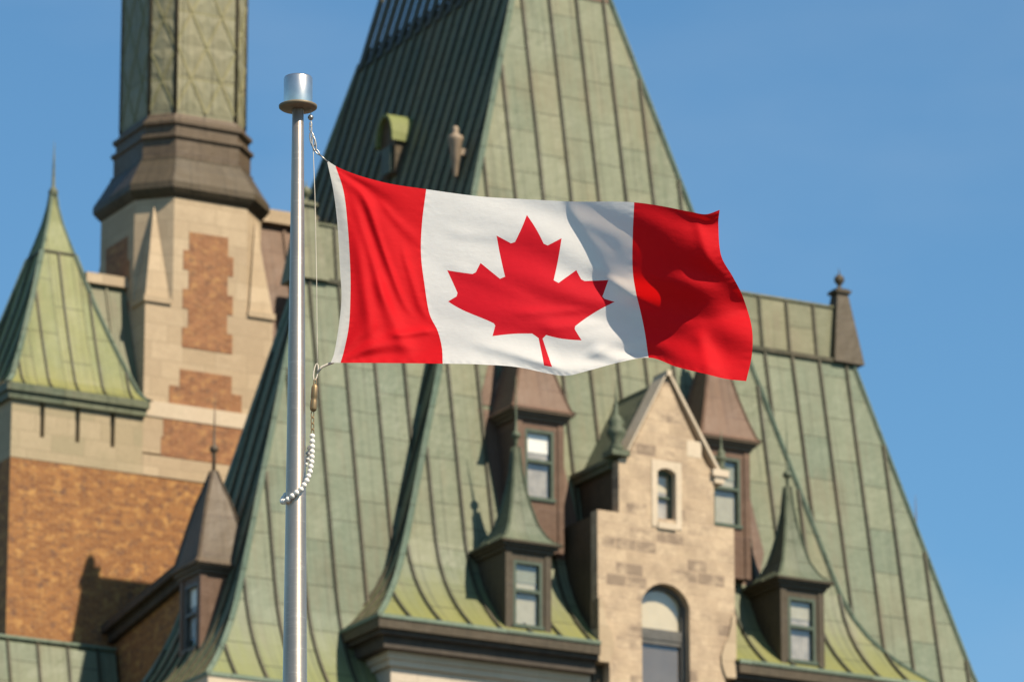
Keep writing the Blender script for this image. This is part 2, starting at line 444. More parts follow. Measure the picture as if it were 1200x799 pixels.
def hiproof(mb, rows, ss=.72, sl=.5, bw=.055, bh=.05, seam_mi=1, hip_mi=2, hipw=.11, hips=True, caps=True, side='FLR', gap=None):
    """rows: (z,u0,u1,v0,v1) from the eave up"""
    for a, b in zip(rows[:-1], rows[1:]):
        za, a0, a1, c0, c1 = a; zb, b0, b1, d0, d1 = b
        if gap and za < gap[2]:
            mb.face([(a0, c0, za), (gap[0], c0, za), (gap[0], d0, zb), (b0, d0, zb)], 0, 'roof')
            mb.face([(gap[1], c0, za), (a1, c0, za), (b1, d0, zb), (gap[1], d0, zb)], 0, 'roof')
        else:
            mb.face([(a0, c0, za), (a1, c0, za), (b1, d0, zb), (b0, d0, zb)], 0, 'roof')
        mb.face([(a0, c1, za), (a0, c0, za), (b0, d0, zb), (b0, d1, zb)], 0, 'roof')
        mb.face([(a1, c0, za), (a1, c1, za), (b1, d1, zb), (b1, d0, zb)], 0, 'roof')
        mb.face([(a1, c1, za), (a0, c1, za), (b0, d1, zb), (b1, d1, zb)], 0, 'roof')
        def clip(c, e0, e1, f0, f1):
            t0, t1 = 0.0, 1.0
            for p, q in ((c - e0, c - f0), (e1 - c, f1 - c)):
                if p < 0 and q < 0: return None
                if p < 0: t0 = max(t0, p / (p - q))
                elif q < 0: t1 = min(t1, p / (p - q))
            return (t0, t1) if t1 > t0 + 1e-4 else None
        if ss:
            for face, spacing, lo, hi in (('F', ss, min(a0, b0), max(a1, b1)), ('B', ss * 2, min(a0, b0), max(a1, b1)), ('L', sl, min(c0, d0), max(c1, d1)), ('R', ss, min(c0, d0), max(c1, d1))):
                if face not in side: continue
                k = math.ceil(lo / spacing)
                while k * spacing <= hi:
                    c = k * spacing; k += 1
                    if gap and face == 'F' and za < gap[2] and gap[0] - .05 < c < gap[1] + .05: continue
                    r = clip(c, a0 + .04, a1 - .04, b0 + .04, b1 - .04) if face in 'FB' else clip(c, c0 + .04, c1 - .04, d0 + .04, d1 - .04)
                    if not r: continue
                    def at(t):
                        z = za + (zb - za) * t
                        if face == 'F': return Vector((c, c0 + (d0 - c0) * t, z))
                        if face == 'B': return Vector((c, c1 + (d1 - c1) * t, z))
                        if face == 'L': return Vector((a0 + (b0 - a0) * t, c, z))
                        return Vector((a1 + (b1 - a1) * t, c, z))
                    ed = at(1) - at(0)
                    h = {'F': Vector((1, 0, 0)), 'B': Vector((-1, 0, 0)), 'L': Vector((0, -1, 0)), 'R': Vector((0, 1, 0))}[face]
                    nr = h.cross(ed)
                    mb.bar(at(r[0]), at(r[1]), nr, bw, bh, seam_mi)
        if hips:
            for p, q in (((a0, c0, za), (b0, d0, zb)), ((a1, c0, za), (b1, d0, zb)), ((a0, c1, za), (b0, d1, zb)), ((a1, c1, za), (b1, d1, zb))):
                cen = Vector(((a0 + a1) / 2, (c0 + c1) / 2, p[2]))
                n = Vector(p) - cen
                n = Vector((math.copysign(1, n.x), math.copysign(1, n.y), .35))
                mb.bar(p, q, n, hipw, hipw * .55, hip_mi)
    if caps:
        z, u0, u1, v0, v1 = rows[-1]
        mb.face([(u0, v0, z), (u1, v0, z), (u1, v1, z), (u0, v1, z)], 0)
        z, u0, u1, v0, v1 = rows[0]
        mb.face([(u0, v1, z), (u1, v1, z), (u1, v0, z), (u0, v0, z)], 0)

# ------------------------------------------------------------------ window pieces (local: centred on u=0, front at v=0, sill at z=0)
def window_parts(parent, w, h, loc, frame_mat, mats=('blind', 'curtain'), split=.62, bar=.55, blind_h=.3, rz=0, depth=.10):
    f = MB(); t = .065
    f.box(-w / 2 - t, -w / 2, -.03, depth, -.02, h + t)
    f.box(w / 2, w / 2 + t, -.03, depth, -.02, h + t)
    f.box(-w / 2, w / 2, -.03, depth, h, h + t)
    f.box(-w / 2, w / 2, -.028, depth, h * bar - .035, h * bar + .035)
    f.box(-w / 2 - t * 1.4, w / 2 + t * 1.4, -.07, depth, -.10, -.022)
    fo = f.build('window_frame', M[frame_mat], parent, loc); fo.rotation_euler = (0, 0, rz)
    p = MB()
    p.box(-w / 2 + .003, w / 2 - .003, .045, .051, .0, h * bar - .037, 0)
    p.box(-w / 2 + .003, w / 2 - .003, .045, .051, h * bar + .037, h - .003, 0)
    # the drawn blind and the curtains hang a hand's breadth behind the panes
    zb = h * (1 - blind_h)
    p.box(-w / 2 + .003, w / 2 - .003, .075, .085, zb, h - .006, 1)
    n = 14
    for i in range(n):
        a = -w / 2 + .004 + (w - .008) * i / n; b = -w / 2 + .004 + (w - .008) * (i + 1) / n
        p.face([(a, .082 + .012 * (i % 2), .0), (b, .082 + .012 * ((i + 1) % 2), .0), (b, .082 + .012 * ((i + 1) % 2), zb + .002), (a, .082 + .012 * (i % 2), zb + .002)], 2)
    po = p.build('window_pane', [M['glass'], M[mats[0]], M[mats[1]]], parent, loc, merge=False); po.rotation_euler = (0, 0, rz)
    return fo, po

def make_dormer(parent, roof_mat, body_mat, hw, zb, ze, win, prof, depth, finial_z, overhang=.2, dark=None, frame='frame_green', mats=('blind', 'curtain')):
    """dormer local frame: centre of the front foot at origin, u right, v back. ze eave height, prof list of (z, half width), centre of the spire at v=hw"""
    b = MB()
    ww, wh, wz = win
    x0, x1 = -ww / 2 - .066, ww / 2 + .066
    # front wall left open round the window
    b.box(-hw, x0, 0, .12, zb, ze - .20)
    b.box(x1, hw, 0, .12, zb, ze - .20)
    b.box(x0, x1, 0, .12, wz + wh + .067, ze - .20)
    b.box(x0, x1, 0, .12, zb, wz - .102)
    b.box(-hw, -hw + .1, .12, depth, zb, ze - .20)
    b.box(hw - .1, hw, .12, depth, zb, ze - .20)
    b.box(-hw + .1, hw - .1, .22, depth, zb, ze - .20)
    # pilasters and stepped cornice
    b.box(-hw - .025, -hw + .12, -.03, .115, zb, ze - .203)
    b.box(hw - .12, hw + .025, -.03, .115, zb, ze - .203)
    b.box(-hw - .07, hw + .07, -.07, depth, ze - .20, ze - .12, 1)
    b.box(-hw - .13, hw + .13, -.13, depth, ze - .12, ze - .05, 1)
    b.box(-hw - overhang, hw + overhang, -overhang, depth, ze - .05, ze, 1)
    body = b.build('dormer', [M[body_mat], M[dark or body_mat]], None)
    body.parent = parent
    r = MB(); c = hw
    rows = [(z, -h, h, c - h, c + h) for z, h in prof]
    hiproof(r, rows, ss=None, hips=True, hip_mi=1, hipw=.05)
    r.box(-hw - overhang + .04, hw + overhang - .04, c, depth + .3, ze - .02, ze + .05)
    r.build('dormer_roof', [M[roof_mat], M[roof_mat]], body)
    f = MB()
    zt = prof[-1][0]; f0, f1 = finial_z
    f.lathe([(.045, zt - .1), (.035, f0 - .16), (.05, f0 - .13), (.035, f0 - .09), (.09, f0 - .05), (.105, f0), (.08, f0 + .06), (.03, f0 + .1), (.022, f0 + .4), (.004, f1)], 10, (0, c))
    f.build('finial', M['patina_dormer'] if roof_mat == 'patina_dormer' else M[roof_mat], body)
    window_parts(body, ww, wh, (0, .03, wz), frame, mats)
    return body

# ================================================================== CASTLE PAVILION (tall roof with the stone gable)
pav = castle_thing('castle_pavilion', 'castle pavilion with tall green copper roof, stone gable and dormers right behind the flag', 'building', 6.88, 8)
UC = 6.88
def pv(z): return 1.2 + .2 * z
def flare(z, a, h, p=2.6): return a * max(0, 1 - z / h) ** p
rows = []
for z in (0.0, .06, .16, .32, .55, .85, 1.2, 1.65, 2.2, 2.9, 9, 16.9):
    fl = flare(z, 1.0, 2.6)
    flf = flare(z, 1.2, 2.6)
    hw = 6.05 - .295 * z + flare(z, .83, 2.6)
    rows.append((z, UC - hw, UC + hw, pv(z) - flf, 15.93 - .2 * z + fl))
mb = MB(); hiproof(mb, rows, bw=.06, bh=.055, hipw=.11, gap=(5.30, 8.63, 2.2), caps=False)
place(mb.build('roof', [M['patina'], M['seam'], M['hip']]), pav)
# reddish cap along the top of the roof, a tin patch on the front and the slatted screen that carries the left slope on up
z = 16.9; hw = 6.05 - .295 * z
mb = MB(); mb.box(UC - hw + .12, UC + hw + .06, pv(z) - .06, 15.93 - .2 * z + .06, z + .003, z + .25)
place(mb.build('ridge_cap', M['reddish']), pav)
mb = MB()
q = [(6.75, 16.28), (8.06, 16.28), (7.98, 16.62), (6.75, 16.62)]
mb.face([(u, pv(zz) - .02, zz) for u, zz in q], 0, 'roof'); mb.face([(u, pv(zz) + .01, zz) for u, zz in reversed(q)], 0, 'roof')
place(mb.build('patch', M['reddish']), pav)
mb = MB()
v = 4.9
while v < 12.5:
    a = Vector((UC - 6.05 + .295 * 16.7, v, 16.7)); b = Vector((UC - 6.05 + .295 * 18.8, v, 18.8))
    mb.bar(a, b, (-1, 0, .295), .24, .06); v += .5
for zz in (17.2, 18.75):
    mb.box(UC - 6.05 + .295 * zz + .02, UC - 6.05 + .295 * zz + .08, 4.8, 12.5, zz, zz + .05)
place(mb.build('slatted_screen', M['seam']), pav)
# eave cornice: fascia, stepped soffit, bed mould; cut for the stone gable
mb = MB()
GL, GR = 5.25, 8.68
for u0, u1 in ((0, GL), (GR, 13.76)):
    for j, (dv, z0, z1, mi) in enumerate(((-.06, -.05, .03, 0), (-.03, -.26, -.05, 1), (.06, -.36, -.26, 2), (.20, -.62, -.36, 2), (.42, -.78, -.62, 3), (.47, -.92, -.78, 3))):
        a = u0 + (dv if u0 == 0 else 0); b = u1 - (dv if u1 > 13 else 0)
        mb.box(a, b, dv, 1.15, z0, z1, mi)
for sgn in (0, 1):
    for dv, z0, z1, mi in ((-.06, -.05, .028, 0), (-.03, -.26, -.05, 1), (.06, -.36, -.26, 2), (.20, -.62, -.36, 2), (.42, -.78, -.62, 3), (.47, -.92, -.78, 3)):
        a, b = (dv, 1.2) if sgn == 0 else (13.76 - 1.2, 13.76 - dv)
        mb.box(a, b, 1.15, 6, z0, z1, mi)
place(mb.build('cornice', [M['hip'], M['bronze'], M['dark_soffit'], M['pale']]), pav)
mb = MB()
mb.box(.55, GL - .05 + .3, .55, 1.2, -EAVE, -.92)
mb.box(GR + .05 - .3, 13.21, .55, 1.2, -EAVE, -.92)
mb.box(.55, 1.2, 1.2, 15.3, -EAVE, -.05)
mb.box(12.56, 13.21, 1.2, 15.3, -EAVE, -.05)
mb.box(1.2, 12.56, 14.7, 15.3, -EAVE, -.05)
place(mb.build('wall', M['pale_wall']), pav)

# ---- stone gable
GV = .12
mb = MB()
AX0, AX1 = 6.35, 7.53          # arched window
SX0, SX1 = 6.75, 7.21          # small window
def arch(x0, x1, zs, rise, n=10):
    c = (x0 + x1) / 2; hwid = (x1 - x0) / 2
    rr = (hwid * hwid + rise * rise) / (2 * rise)
    a = math.asin(hwid / rr)
    return [(c + rr * math.sin(-a + 2 * a * i / n), zs + rise - rr + rr * math.cos(-a + 2 * a * i / n)) for i in range(n + 1)]
D = .28
ar = arch(AX0, AX1, 1.07, .45)
sr = arch(SX0, SX1, 3.98, .10, 6)
LOW = 2.95
# piers and walling round the two openings, built as butted blocks with one arch strip each
mb.box(5.27, AX0, GV, GV + D, .35, LOW); mb.box(AX1, 8.66, GV, GV + D, .35, LOW)
mb.box(5.55, AX0, GV, GV + D, -EAVE, .35); mb.box(AX1, 8.40, GV, GV + D, -EAVE, .35)
for (a, za), (b, zb) in zip(ar[:-1], ar[1:]):
    mb.prism([(a, za), (b, zb), (b, LOW), (a, LOW)], GV, GV + D)
mb.box(AX0, AX1, GV, GV + D, -EAVE, -3.2)
UL, UR = 5.80, 8.17
mb.box(UL, SX0 - .14, GV, GV + D, LOW, 4.12); mb.box(SX1 + .14, UR, GV, GV + D, LOW, 4.12)
mb.prism([(UL, 4.12), (SX0 - .14, 4.12), (SX0 - .14, 5.37), (UL + .25, 4.3)], GV, GV + D)
mb.prism([(SX1 + .14, 4.12), (UR, 4.12), (UR - .2, 4.3), (SX1 + .14, 5.42)], GV, GV + D)
mb.prism([(SX0 - .14, 4.24), (SX1 + .14, 4.24), (SX1 + .14, 5.42), (7.0, 6.12), (SX0 - .14, 5.37)], GV, GV + D)
# shoulders return to the roof
gable = place(mb.build('stone_gable', M['stone']), pav)
for a, b in ((5.30, 5.62), (8.31, 8.63)):
    mb = MB(); mb.prism([(GV + D, -.9), (GV + D, LOW - .06), (2.0, LOW - .06), (1.55, .6), (1.4, -.9)], a, b, axis='u')
    place(mb.build('gable_cheek', M['bronze']), pav)
# pale dressed surround of the small window, coping and pale blocks
mb = MB()
mb.box(SX0 - .14, SX0, GV - .02, GV + .3, 2.75, 4.12); mb.box(SX1, SX1 + .14, GV - .02, GV + .3, 2.75, 4.12)
mb.box(SX0, SX1, GV - .05, GV + .3, 2.72, 2.86)
for (a, za), (b, zb) in zip(sr[:-1], sr[1:]):
    mb.prism([(a, za), (b, zb), (b, 4.24), (a, 4.24)], GV - .015, GV + .3)
mb.box(SX0 - .14, SX0, GV - .02, GV + .3, 4.12, 4.24); mb.box(SX1, SX1 + .14, GV - .02, GV + .3, 4.12, 4.24)
mb.box(7.5, 7.86, GV - .006, GV + .1, 4.42, 4.78)
place(mb.build('dressed_stone', M['pale']), pav)
mb = MB()
for (p, q) in (((6.02, 4.34), (7.0, 6.20)), ((8.26, 4.16), (7.02, 6.20))):
    dx, dz = q[0] - p[0], q[1] - p[1]; L = math.hypot(dx, dz); th = .035 if p[0] < 7 else .06; nx, nz = -dz / L * th, dx / L * th
    if nx * (p[0] - 7.0) < 0: nx, nz = -nx, -nz
    mb.prism([p, q, (q[0] + nx, q[1] + nz), (p[0] + nx, p[1] + nz)] if nx > 0 else [p, (p[0] + nx, p[1] + nz), (q[0] + nx, q[1] + nz), q], GV - .06, GV + .5)
mb.box(8.10, 8.50, GV - .1, GV + .5, 4.05, 4.20); mb.box(8.16, 8.40, GV - .06, GV + .45, 3.90, 4.05)
mb.box(6.96, 7.08, GV - .11, GV + .5, 6.14, 6.26)
place(mb.build('gable_coping', M['pale']), pav)
# console scrolls where the gable meets the eave
for u, sg in ((5.27, 1), (8.66, -1)):
    mb = MB()
    prof = [(0, 1.0), (.10, 1.0), (.14, .78), (.22, .52), (.36, .30), (.43, .10), (.42, -.10), (.36, -.26), (.30, -.38), (0, -.38)]
    pts = [(u + sg * x * .85, z) for x, z in prof]
    if sg > 0: pts = pts[::-1]
    mb.prism(pts, GV - .05, GV + .3)
    place(mb.build('scroll_console', M['ashlar']), pav)
# arched window
mb = MB(); t = .09; V0 = GV + .20
mb.box(AX0, AX0 + t, V0, V0 + .14, -3.2, 1.1); mb.box(AX1 - t, AX1, V0, V0 + .14, -3.2, 1.1)
mb.box(AX0 + t, AX1 - t, V0 + .003, V0 + .14, .32, .55); mb.box(AX0 + t, AX1 - t, V0 + .02, V0 + .14, .22, .32)
for (a, za), (b, zb) in zip(ar[:-1], ar[1:]):
    mb.prism([(a, za - .1), (b, zb - .1), (b, zb - .003), (a, za - .003)], V0 - .003, V0 + .142)
aw = place(mb.build('arched_window', M['frame_grey']), pav)
mb = MB()
mb.box(AX0 + t, AX1 - t, V0 + .06, V0 + .07, -3.2, .21, 0)
mb.box(AX0 + t, AX1 - t, V0 + .09, V0 + .10, -3.2, .21, 2)
up = [(AX0 + t + .002, .56), (AX1 - t - .002, .56)] + [(min(max(a, AX0 + t + .002), AX1 - t - .002), zz - .09) for a, zz in reversed(ar)]
mb.prism(up, V0 + .06, V0 + .07, 0); mb.prism(up, V0 + .09, V0 + .10, 1)
po = mb.build('window_pane', [M['glass'], M['blind_beige'], M['curtain_dark']], aw, merge=False)
# small window
mb = MB(); V0 = GV + .16; t = .05
mb.box(SX0, SX0 + t, V0, V0 + .1, 2.86, 4.05); mb.box(SX1 - t, SX1, V0, V0 + .1, 2.86, 4.05); mb.box(SX0 + t, SX1 - t, V0, V0 + .1, 3.96, 4.07); mb.box(SX0 + t, SX1 - t, V0 + .003, V0 + .1, 2.86, 2.92); mb.box(SX0 + t, SX1 - t, V0 + .003, V0 + .1, 3.44, 3.49)
sw = place(mb.build('small_window', M['frame_green']), pav)
mb = MB(); mb.box(SX0 + t, SX1 - t, V0 + .05, V0 + .06, 2.92, 3.96, 0); mb.box(SX0 + t, SX1 - t, V0 + .08, V0 + .09, 2.92, 3.6, 2); mb.box(SX0 + t, SX1 - t, V0 + .083, V0 + .093, 3.6, 3.96, 1)
mb.build('window_pane', [M['glass'], M['blind_beige'], M['curtain']], sw, merge=False)
# gable's own copper roof running back to the big roof, with eaves cornices
mb = MB()
rp = [(5.92, 4.20), (7.05, 6.15), (8.32, 4.14)]
bk = [(5.92, 2.15), (7.05, 2.55), (8.32, 2.15)]
f0 = GV + .5
for i in (0, 1):
    mb.face([(rp[i][0], f0, rp[i][1]), (rp[i + 1][0], f0, rp[i + 1][1]), (rp[i + 1][0], bk[i + 1][1], rp[i + 1][1]), (rp[i][0], bk[i][1], rp[i][1])], 0)
    mb.face([(rp[i][0], f0, rp[i][1] - .1), (rp[i + 1][0], f0, rp[i + 1][1] - .1), (rp[i + 1][0], bk[i + 1][1], rp[i + 1][1] - .1), (rp[i][0], bk[i][1], rp[i][1] - .1)], 0)
for u0, u1 in ((5.66, 5.92), (8.12, 8.40)):
    mb.box(u0, u1, f0 - .25, 2.2, 4.10, 4.20, 0); mb.box(u0 + (.06 if u0 < 7 else 0), u1 - (.06 if u0 > 7 else 0), f0 - .22, 2.2, 3.98, 4.10, 0)
mb.box(5.86, 6.0, GV + D, 2.15, 2.6, 3.98, 1); mb.box(7.98, 8.12, GV + D, 2.15, 2.6, 3.98, 1)
mb.tube([(7.05, f0, 6.08), (7.05, 2.6, 6.08)], .07)
place(mb.build('gable_roof', [M['patina_dormer'], M['bronze']]), pav)
# carved ornament on the left kneeler and a small one on the right
for u, k in ((5.80, 1.0), (8.42, .55)):
    mb = MB(); zz = 4.20; vv = GV + .1
    mb.box(u - .22 * k, u + .22 * k, vv - .22 * k, vv + .22 * k, zz, zz + .12 * k)
    mb.lathe([(.13 * k, zz + .12 * k), (.17 * k, zz + .2 * k), (.10 * k, zz + .32 * k), (.20 * k, zz + .48 * k), (.22 * k, zz + .58 * k), (.14 * k, zz + .68 * k), (.18 * k, zz + .78 * k), (.10 * k, zz + .9 * k), (.05 * k, zz + .95 * k), (.03 * k, zz + 1.3 * k), (.004, zz + 1.75 * k)], 12, (u, vv))
    place(mb.build('finial', M['patina_dormer']), pav)

# ---- dormers on the front slope
spire_lo = [(2.0, .73), (2.09, .58), (2.25, .46), (2.5, .34), (2.9, .235), (3.3, .155), (3.7, .095), (4.25, .055)]
d1 = make_dormer(pav, 'patina_dormer', 'bronze', .525, -.3, 2.02, (.56, 1.30, .26), spire_lo, 1.75, (4.52, 5.85), dark='bronze', frame='frame_green', mats=('curtain_green', 'curtain_pale'))
d1.location = (3.62 - pav['_u'], .2 - pav['_v'], EAVE)
d2 = make_dormer(pav, 'patina_dormer', 'bronze', .525, -.3, 2.02, (.56, 1.30, .26), spire_lo, 1.75, (4.52, 5.85), dark='bronze', frame='frame_green', mats=('curtain_pale', 'curtain')); d2.location = (10.40 - pav['_u'], .2 - pav['_v'], EAVE)
spire_hi = [(5.3, .78), (5.38, .70), (5.8, .56), (6.3, .42), (6.9, .28), (7.5, .16), (8.0, .07)]
u1 = make_dormer(pav, 'reddish', 'reddish', .56, 2.2, 5.3, (.58, 1.42, 3.42), spire_hi, 1.35, (8.5, 9.6), dark='brown', frame='frame_green')
u1.location = (4.52 - pav['_u'], 1.32 - pav['_v'], EAVE)
u2 = make_dormer(pav, 'reddish', 'reddish', .56, 2.2, 5.3, (.58, 1.42, 3.42), spire_hi, 1.35, (8.5, 9.6), dark='brown', frame='frame_green', mats=('curtain_green', 'curtain_pale')); u2.location = (9.20 - pav['_u'], 1.32 - pav['_v'], EAVE)
# reddish copper flashing sheets on the slope around the two upper dormers, lying on the roof
for uc in (4.52, 9.20):
    mb = MB()
    def q(u, z, h=.015): return (u, pv(z) - h, z)
    polys = [[(uc - .95, 5.6), (uc - .5, 5.6), (uc - .42, 6.7), (uc - .62, 6.6)],
             [(uc - .98, 5.5), (uc - .5, 5.5), (uc - .5, 2.3), (uc - .72, 3.2)],
             [(uc + .5, 5.6), (uc + .92, 5.1), (uc + 1.22, 3.0), (uc + .95, 2.2), (uc + .5, 2.0)],
             [(uc - .72, 3.2), (uc - .5, 2.3), (uc + .5, 2.0), (uc + .5, 1.9), (uc - .6, 1.9)]]
    for p in polys:
        a = [q(u, z) for u, z in p]; b = [q(u, z, -.05) for u, z in p]
        mb.face(a, 0, 'roof')
        for i in range(len(p)):
            j = (i + 1) % len(p); mb.face([a[i], b[i], b[j], a[j]], 0, 'roof')
    place(mb.build('flashing', M['reddish']), pav)
# small vent dormer and a bracket pinnacle on the shaded left slope
mb = MB()
def lu(z): return UC - 6.05 + .295 * z
zc = 13.35; vc = 8.45; ux = lu(zc)
arc = [(vc - .36 * math.cos(a * math.pi / 10), 13.5 + .62 * math.sin(a * math.pi / 10)) for a in range(11)]
arco = [(vc - .44 * math.cos(a * math.pi / 10), 13.46 + .74 * math.sin(a * math.pi / 10)) for a in range(11)]
mb.prism([(vc - .34, 12.7), (vc + .34, 12.7)] + arc[::-1], ux - .30, ux + .6, 1, axis='u')
for a in range(10):
    mb.prism([arc[a], arco[a], arco[a + 1], arc[a + 1]], ux - .42, ux + .62, 0, axis='u')
mb.box(ux - .36, ux - .30, vc - .22, vc + .22, 12.75, 13.4, 2)
place(mb.build('vent_dormer', [M['lime'], M['bronze'], M['frame_green']]), pav)
mb = MB(); c = (lu(12.2) - .34, 4.42)
mb.lathe([(.03, 11.45), (.05, 11.5), (.15, 12.3), (.17, 12.34), (.17, 12.42), (.09, 12.46), (.06, 12.52), (.08, 12.58), (.06, 12.64), (.01, 12.68)], 14, c)
mb.box(c[0], c[0] + .6, c[1] - .05, c[1] + .05, 12.0, 12.15)
place(mb.build('pinnacle', M['rust_tin']), pav)

# ================================================================== CASTLE WING (lower roof either side of the pavilion)
wing = castle_thing('castle_wing', 'long lower castle wing with green copper mansard roof and ridge pinnacles either side', 'building', 6.88, 4)
def wv(z): return 1.85 + .2 * z
rows = []
for z in (-1.45, -1.38, -1.28, -1.1, -.85, -.5, -.1, .4, 1.0, 1.8, 5, 8.25):
    hw = 9.35 - .285 * z + flare(z + 1.45, .62, 2.6)
    rows.append((z, UC - hw, UC + hw, wv(z) - flare(z + 1.45, .7, 2.6), max(5.0 - .145 * z, wv(z) + .3) + flare(z + 1.45, .3, 2.6)))
mb = MB(); hiproof(mb, rows, bw=.06, bh=.055, hipw=.10)
place(mb.build('roof', [M['patina_wing'], M['seam'], M['hip']]), wing)
z = 8.25; hw = 7.0
mb = MB()
v0 = wv(8.25) + .06; v1 = 4.1
rows2 = [(8.25, UC - hw + .06, UC + hw - .06, v0, v1), (9.58, UC - hw + .25, UC + hw - .25, v0 + .16, v1 - .05)]
hiproof(mb, rows2, bw=.06, bh=.05, hips=False)
mb.box(UC - hw - .03, UC + hw + .03, v0 - .14, v0 - .004, 8.2, 8.30, 1)
mb.box(UC - hw + .2, UC + hw - .2, v0 + .12, v1, 9.583, 9.63, 0)
place(mb.build('ridge_strip', [M['strip'], M['seam']]), wing)
for sg in (-1, 1):
    cx = UC + sg * (hw - .16); cy = v0 + .20
    mb = MB()
    hiproof(mb, [(8.22, cx - .40, cx + .40, cy - .40, cy + .40), (9.95, cx - .14, cx + .14, cy - .14, cy + .14)], ss=None, hips=False)
    mb.box(cx - .20, cx + .20, cy - .20, cy + .20, 9.95, 10.02); mb.box(cx - .15, cx + .15, cy - .15, cy + .15, 10.02, 10.06)
    mb.lathe([(.10, 10.05), (.045, 10.10), (.045, 10.18), (.10, 10.23), (.125, 10.31), (.09, 10.39), (.02, 10.43), (.015, 10.48), (.004, 10.58)], 12, (cx, cy))
    place(mb.build('pinnacle', M['strip'] if sg < 0 else M['bronze']), wing)
mb = MB()
E0, E1 = rows[0][1], rows[0][2]; F0 = rows[0][3]; B0 = rows[0][4]
for d, z0, z1, mi in ((-.05, -1.50, -1.42, 0), (-.02, -1.68, -1.50, 1), (.12, -1.95, -1.68, 2), (.35, -2.2, -1.95, 3)):
    mb.box(E0 + d, E1 - d, F0 + d, B0, z0, z1, mi)
place(mb.build('cornice', [M['hip'], M['pale'], M['dark_soffit'], M['pale']]), wing)
mb = MB(); mb.box(E0 + .5, E1 - .5, F0 + .5, B0 - .1, -EAVE, -2.2); place(mb.build('wall', M['pale_wall']), wing)
# dormers of the end slopes: brown copper, looking left; copies on the right slope show only their needles
spire_side = [(2.0, .70), (2.12, .60), (2.9, .42), (3.5, .27), (3.75, .18), (4.2, .05)]
sd = make_dormer(wing, 'brown', 'reddish', .48, -.2, 2.02, (.52, 1.30, .30), spire_side, 1.3, (4.68, 5.95), dark='brown', frame='frame_grey')
sd.rotation_euler = (0, 0, R(-90))
sd.location = (-2.74 - wing['_u'], 3.38 - wing['_v'], EAVE - .6)
s2 = copy_tree(sd, wing); s2.rotation_euler = (0, 0, R(90)); s2.location = (15.75 + .3 - wing['_u'], 3.6 - wing['_v'], EAVE - .55)

# ================================================================== BRICK TOWER with corner turret and chamfered lantern
tw = castle_thing('brick_tower', 'orange brick tower with stone dressings, small green turret roof and tall lattice copper shaft', 'building', .6, 11.4)
TV = 9.8
mb = MB()
mb.box(-4.2, 4.2, TV, 14.6, -EAVE, 5.22)
place(mb.build('brick_wall', M['brick']), tw)
# stone: frieze of the turret, square stage, bands and quoins
mb = MB()
mb.box(-4.203, -.99, TV - .01, 13.0, 5.22, 5.75)
# frieze above with hanging slots between the blocks
xs = [-4.203, -3.52, -3.40, -2.66, -2.54, -1.80, -1.68, -.99]
for i in range(0, 8, 2):
    mb.box(xs[i], xs[i + 1], TV - .01, 13.0, 5.75, 6.55)
mb.box(-4.1, -1.0, TV + .12, 12.9, 5.75, 6.55)
place(mb.build('turret_frieze', M['ashlar_green']), tw)
mb = MB()
mb.box(-4.32, -.96, TV - .10, 13.1, 6.55, 6.72); mb.box(-4.38, -.90, TV - .16, 13.14, 6.72, 6.90)
place(mb.build('turret_cornice', M['patina_dormer']), tw)
tc = (-2.62, 11.4)
rows = [(z, tc[0] - h, tc[0] + h, tc[1] - h, tc[1] + h) for z, h in ((6.90, 1.74), (6.98, 1.63), (7.15, 1.52), (7.5, 1.38), (8.2, 1.12), (9.2, .78), (10.5, .40), (10.9, .28), (11.3, .17), (11.7, .09), (12.0, .055))]
mb = MB(); hiproof(mb, rows[:7], ss=.66, sl=.5, bw=.04, bh=.04, hipw=.1, caps=False); hiproof(mb, rows[6:], ss=None, hipw=.05, hip_mi=2)
mb.box(tc[0] - .43, tc[0] + .43, tc[1] - .43, tc[1] + .43, 10.48, 10.53, 1)
tr_ = place(mb.build('turret_roof', [M['patina_turret'], M['seam'], M['hip']]), tw)
mb = MB(); mb.lathe([(.05, 11.9), (.09, 11.98), (.12, 12.06), (.08, 12.14), (.04, 12.2), (.025, 12.7), (.004, 13.3)], 12, tc); mb.build('finial', M['patina_dormer'], tr_)
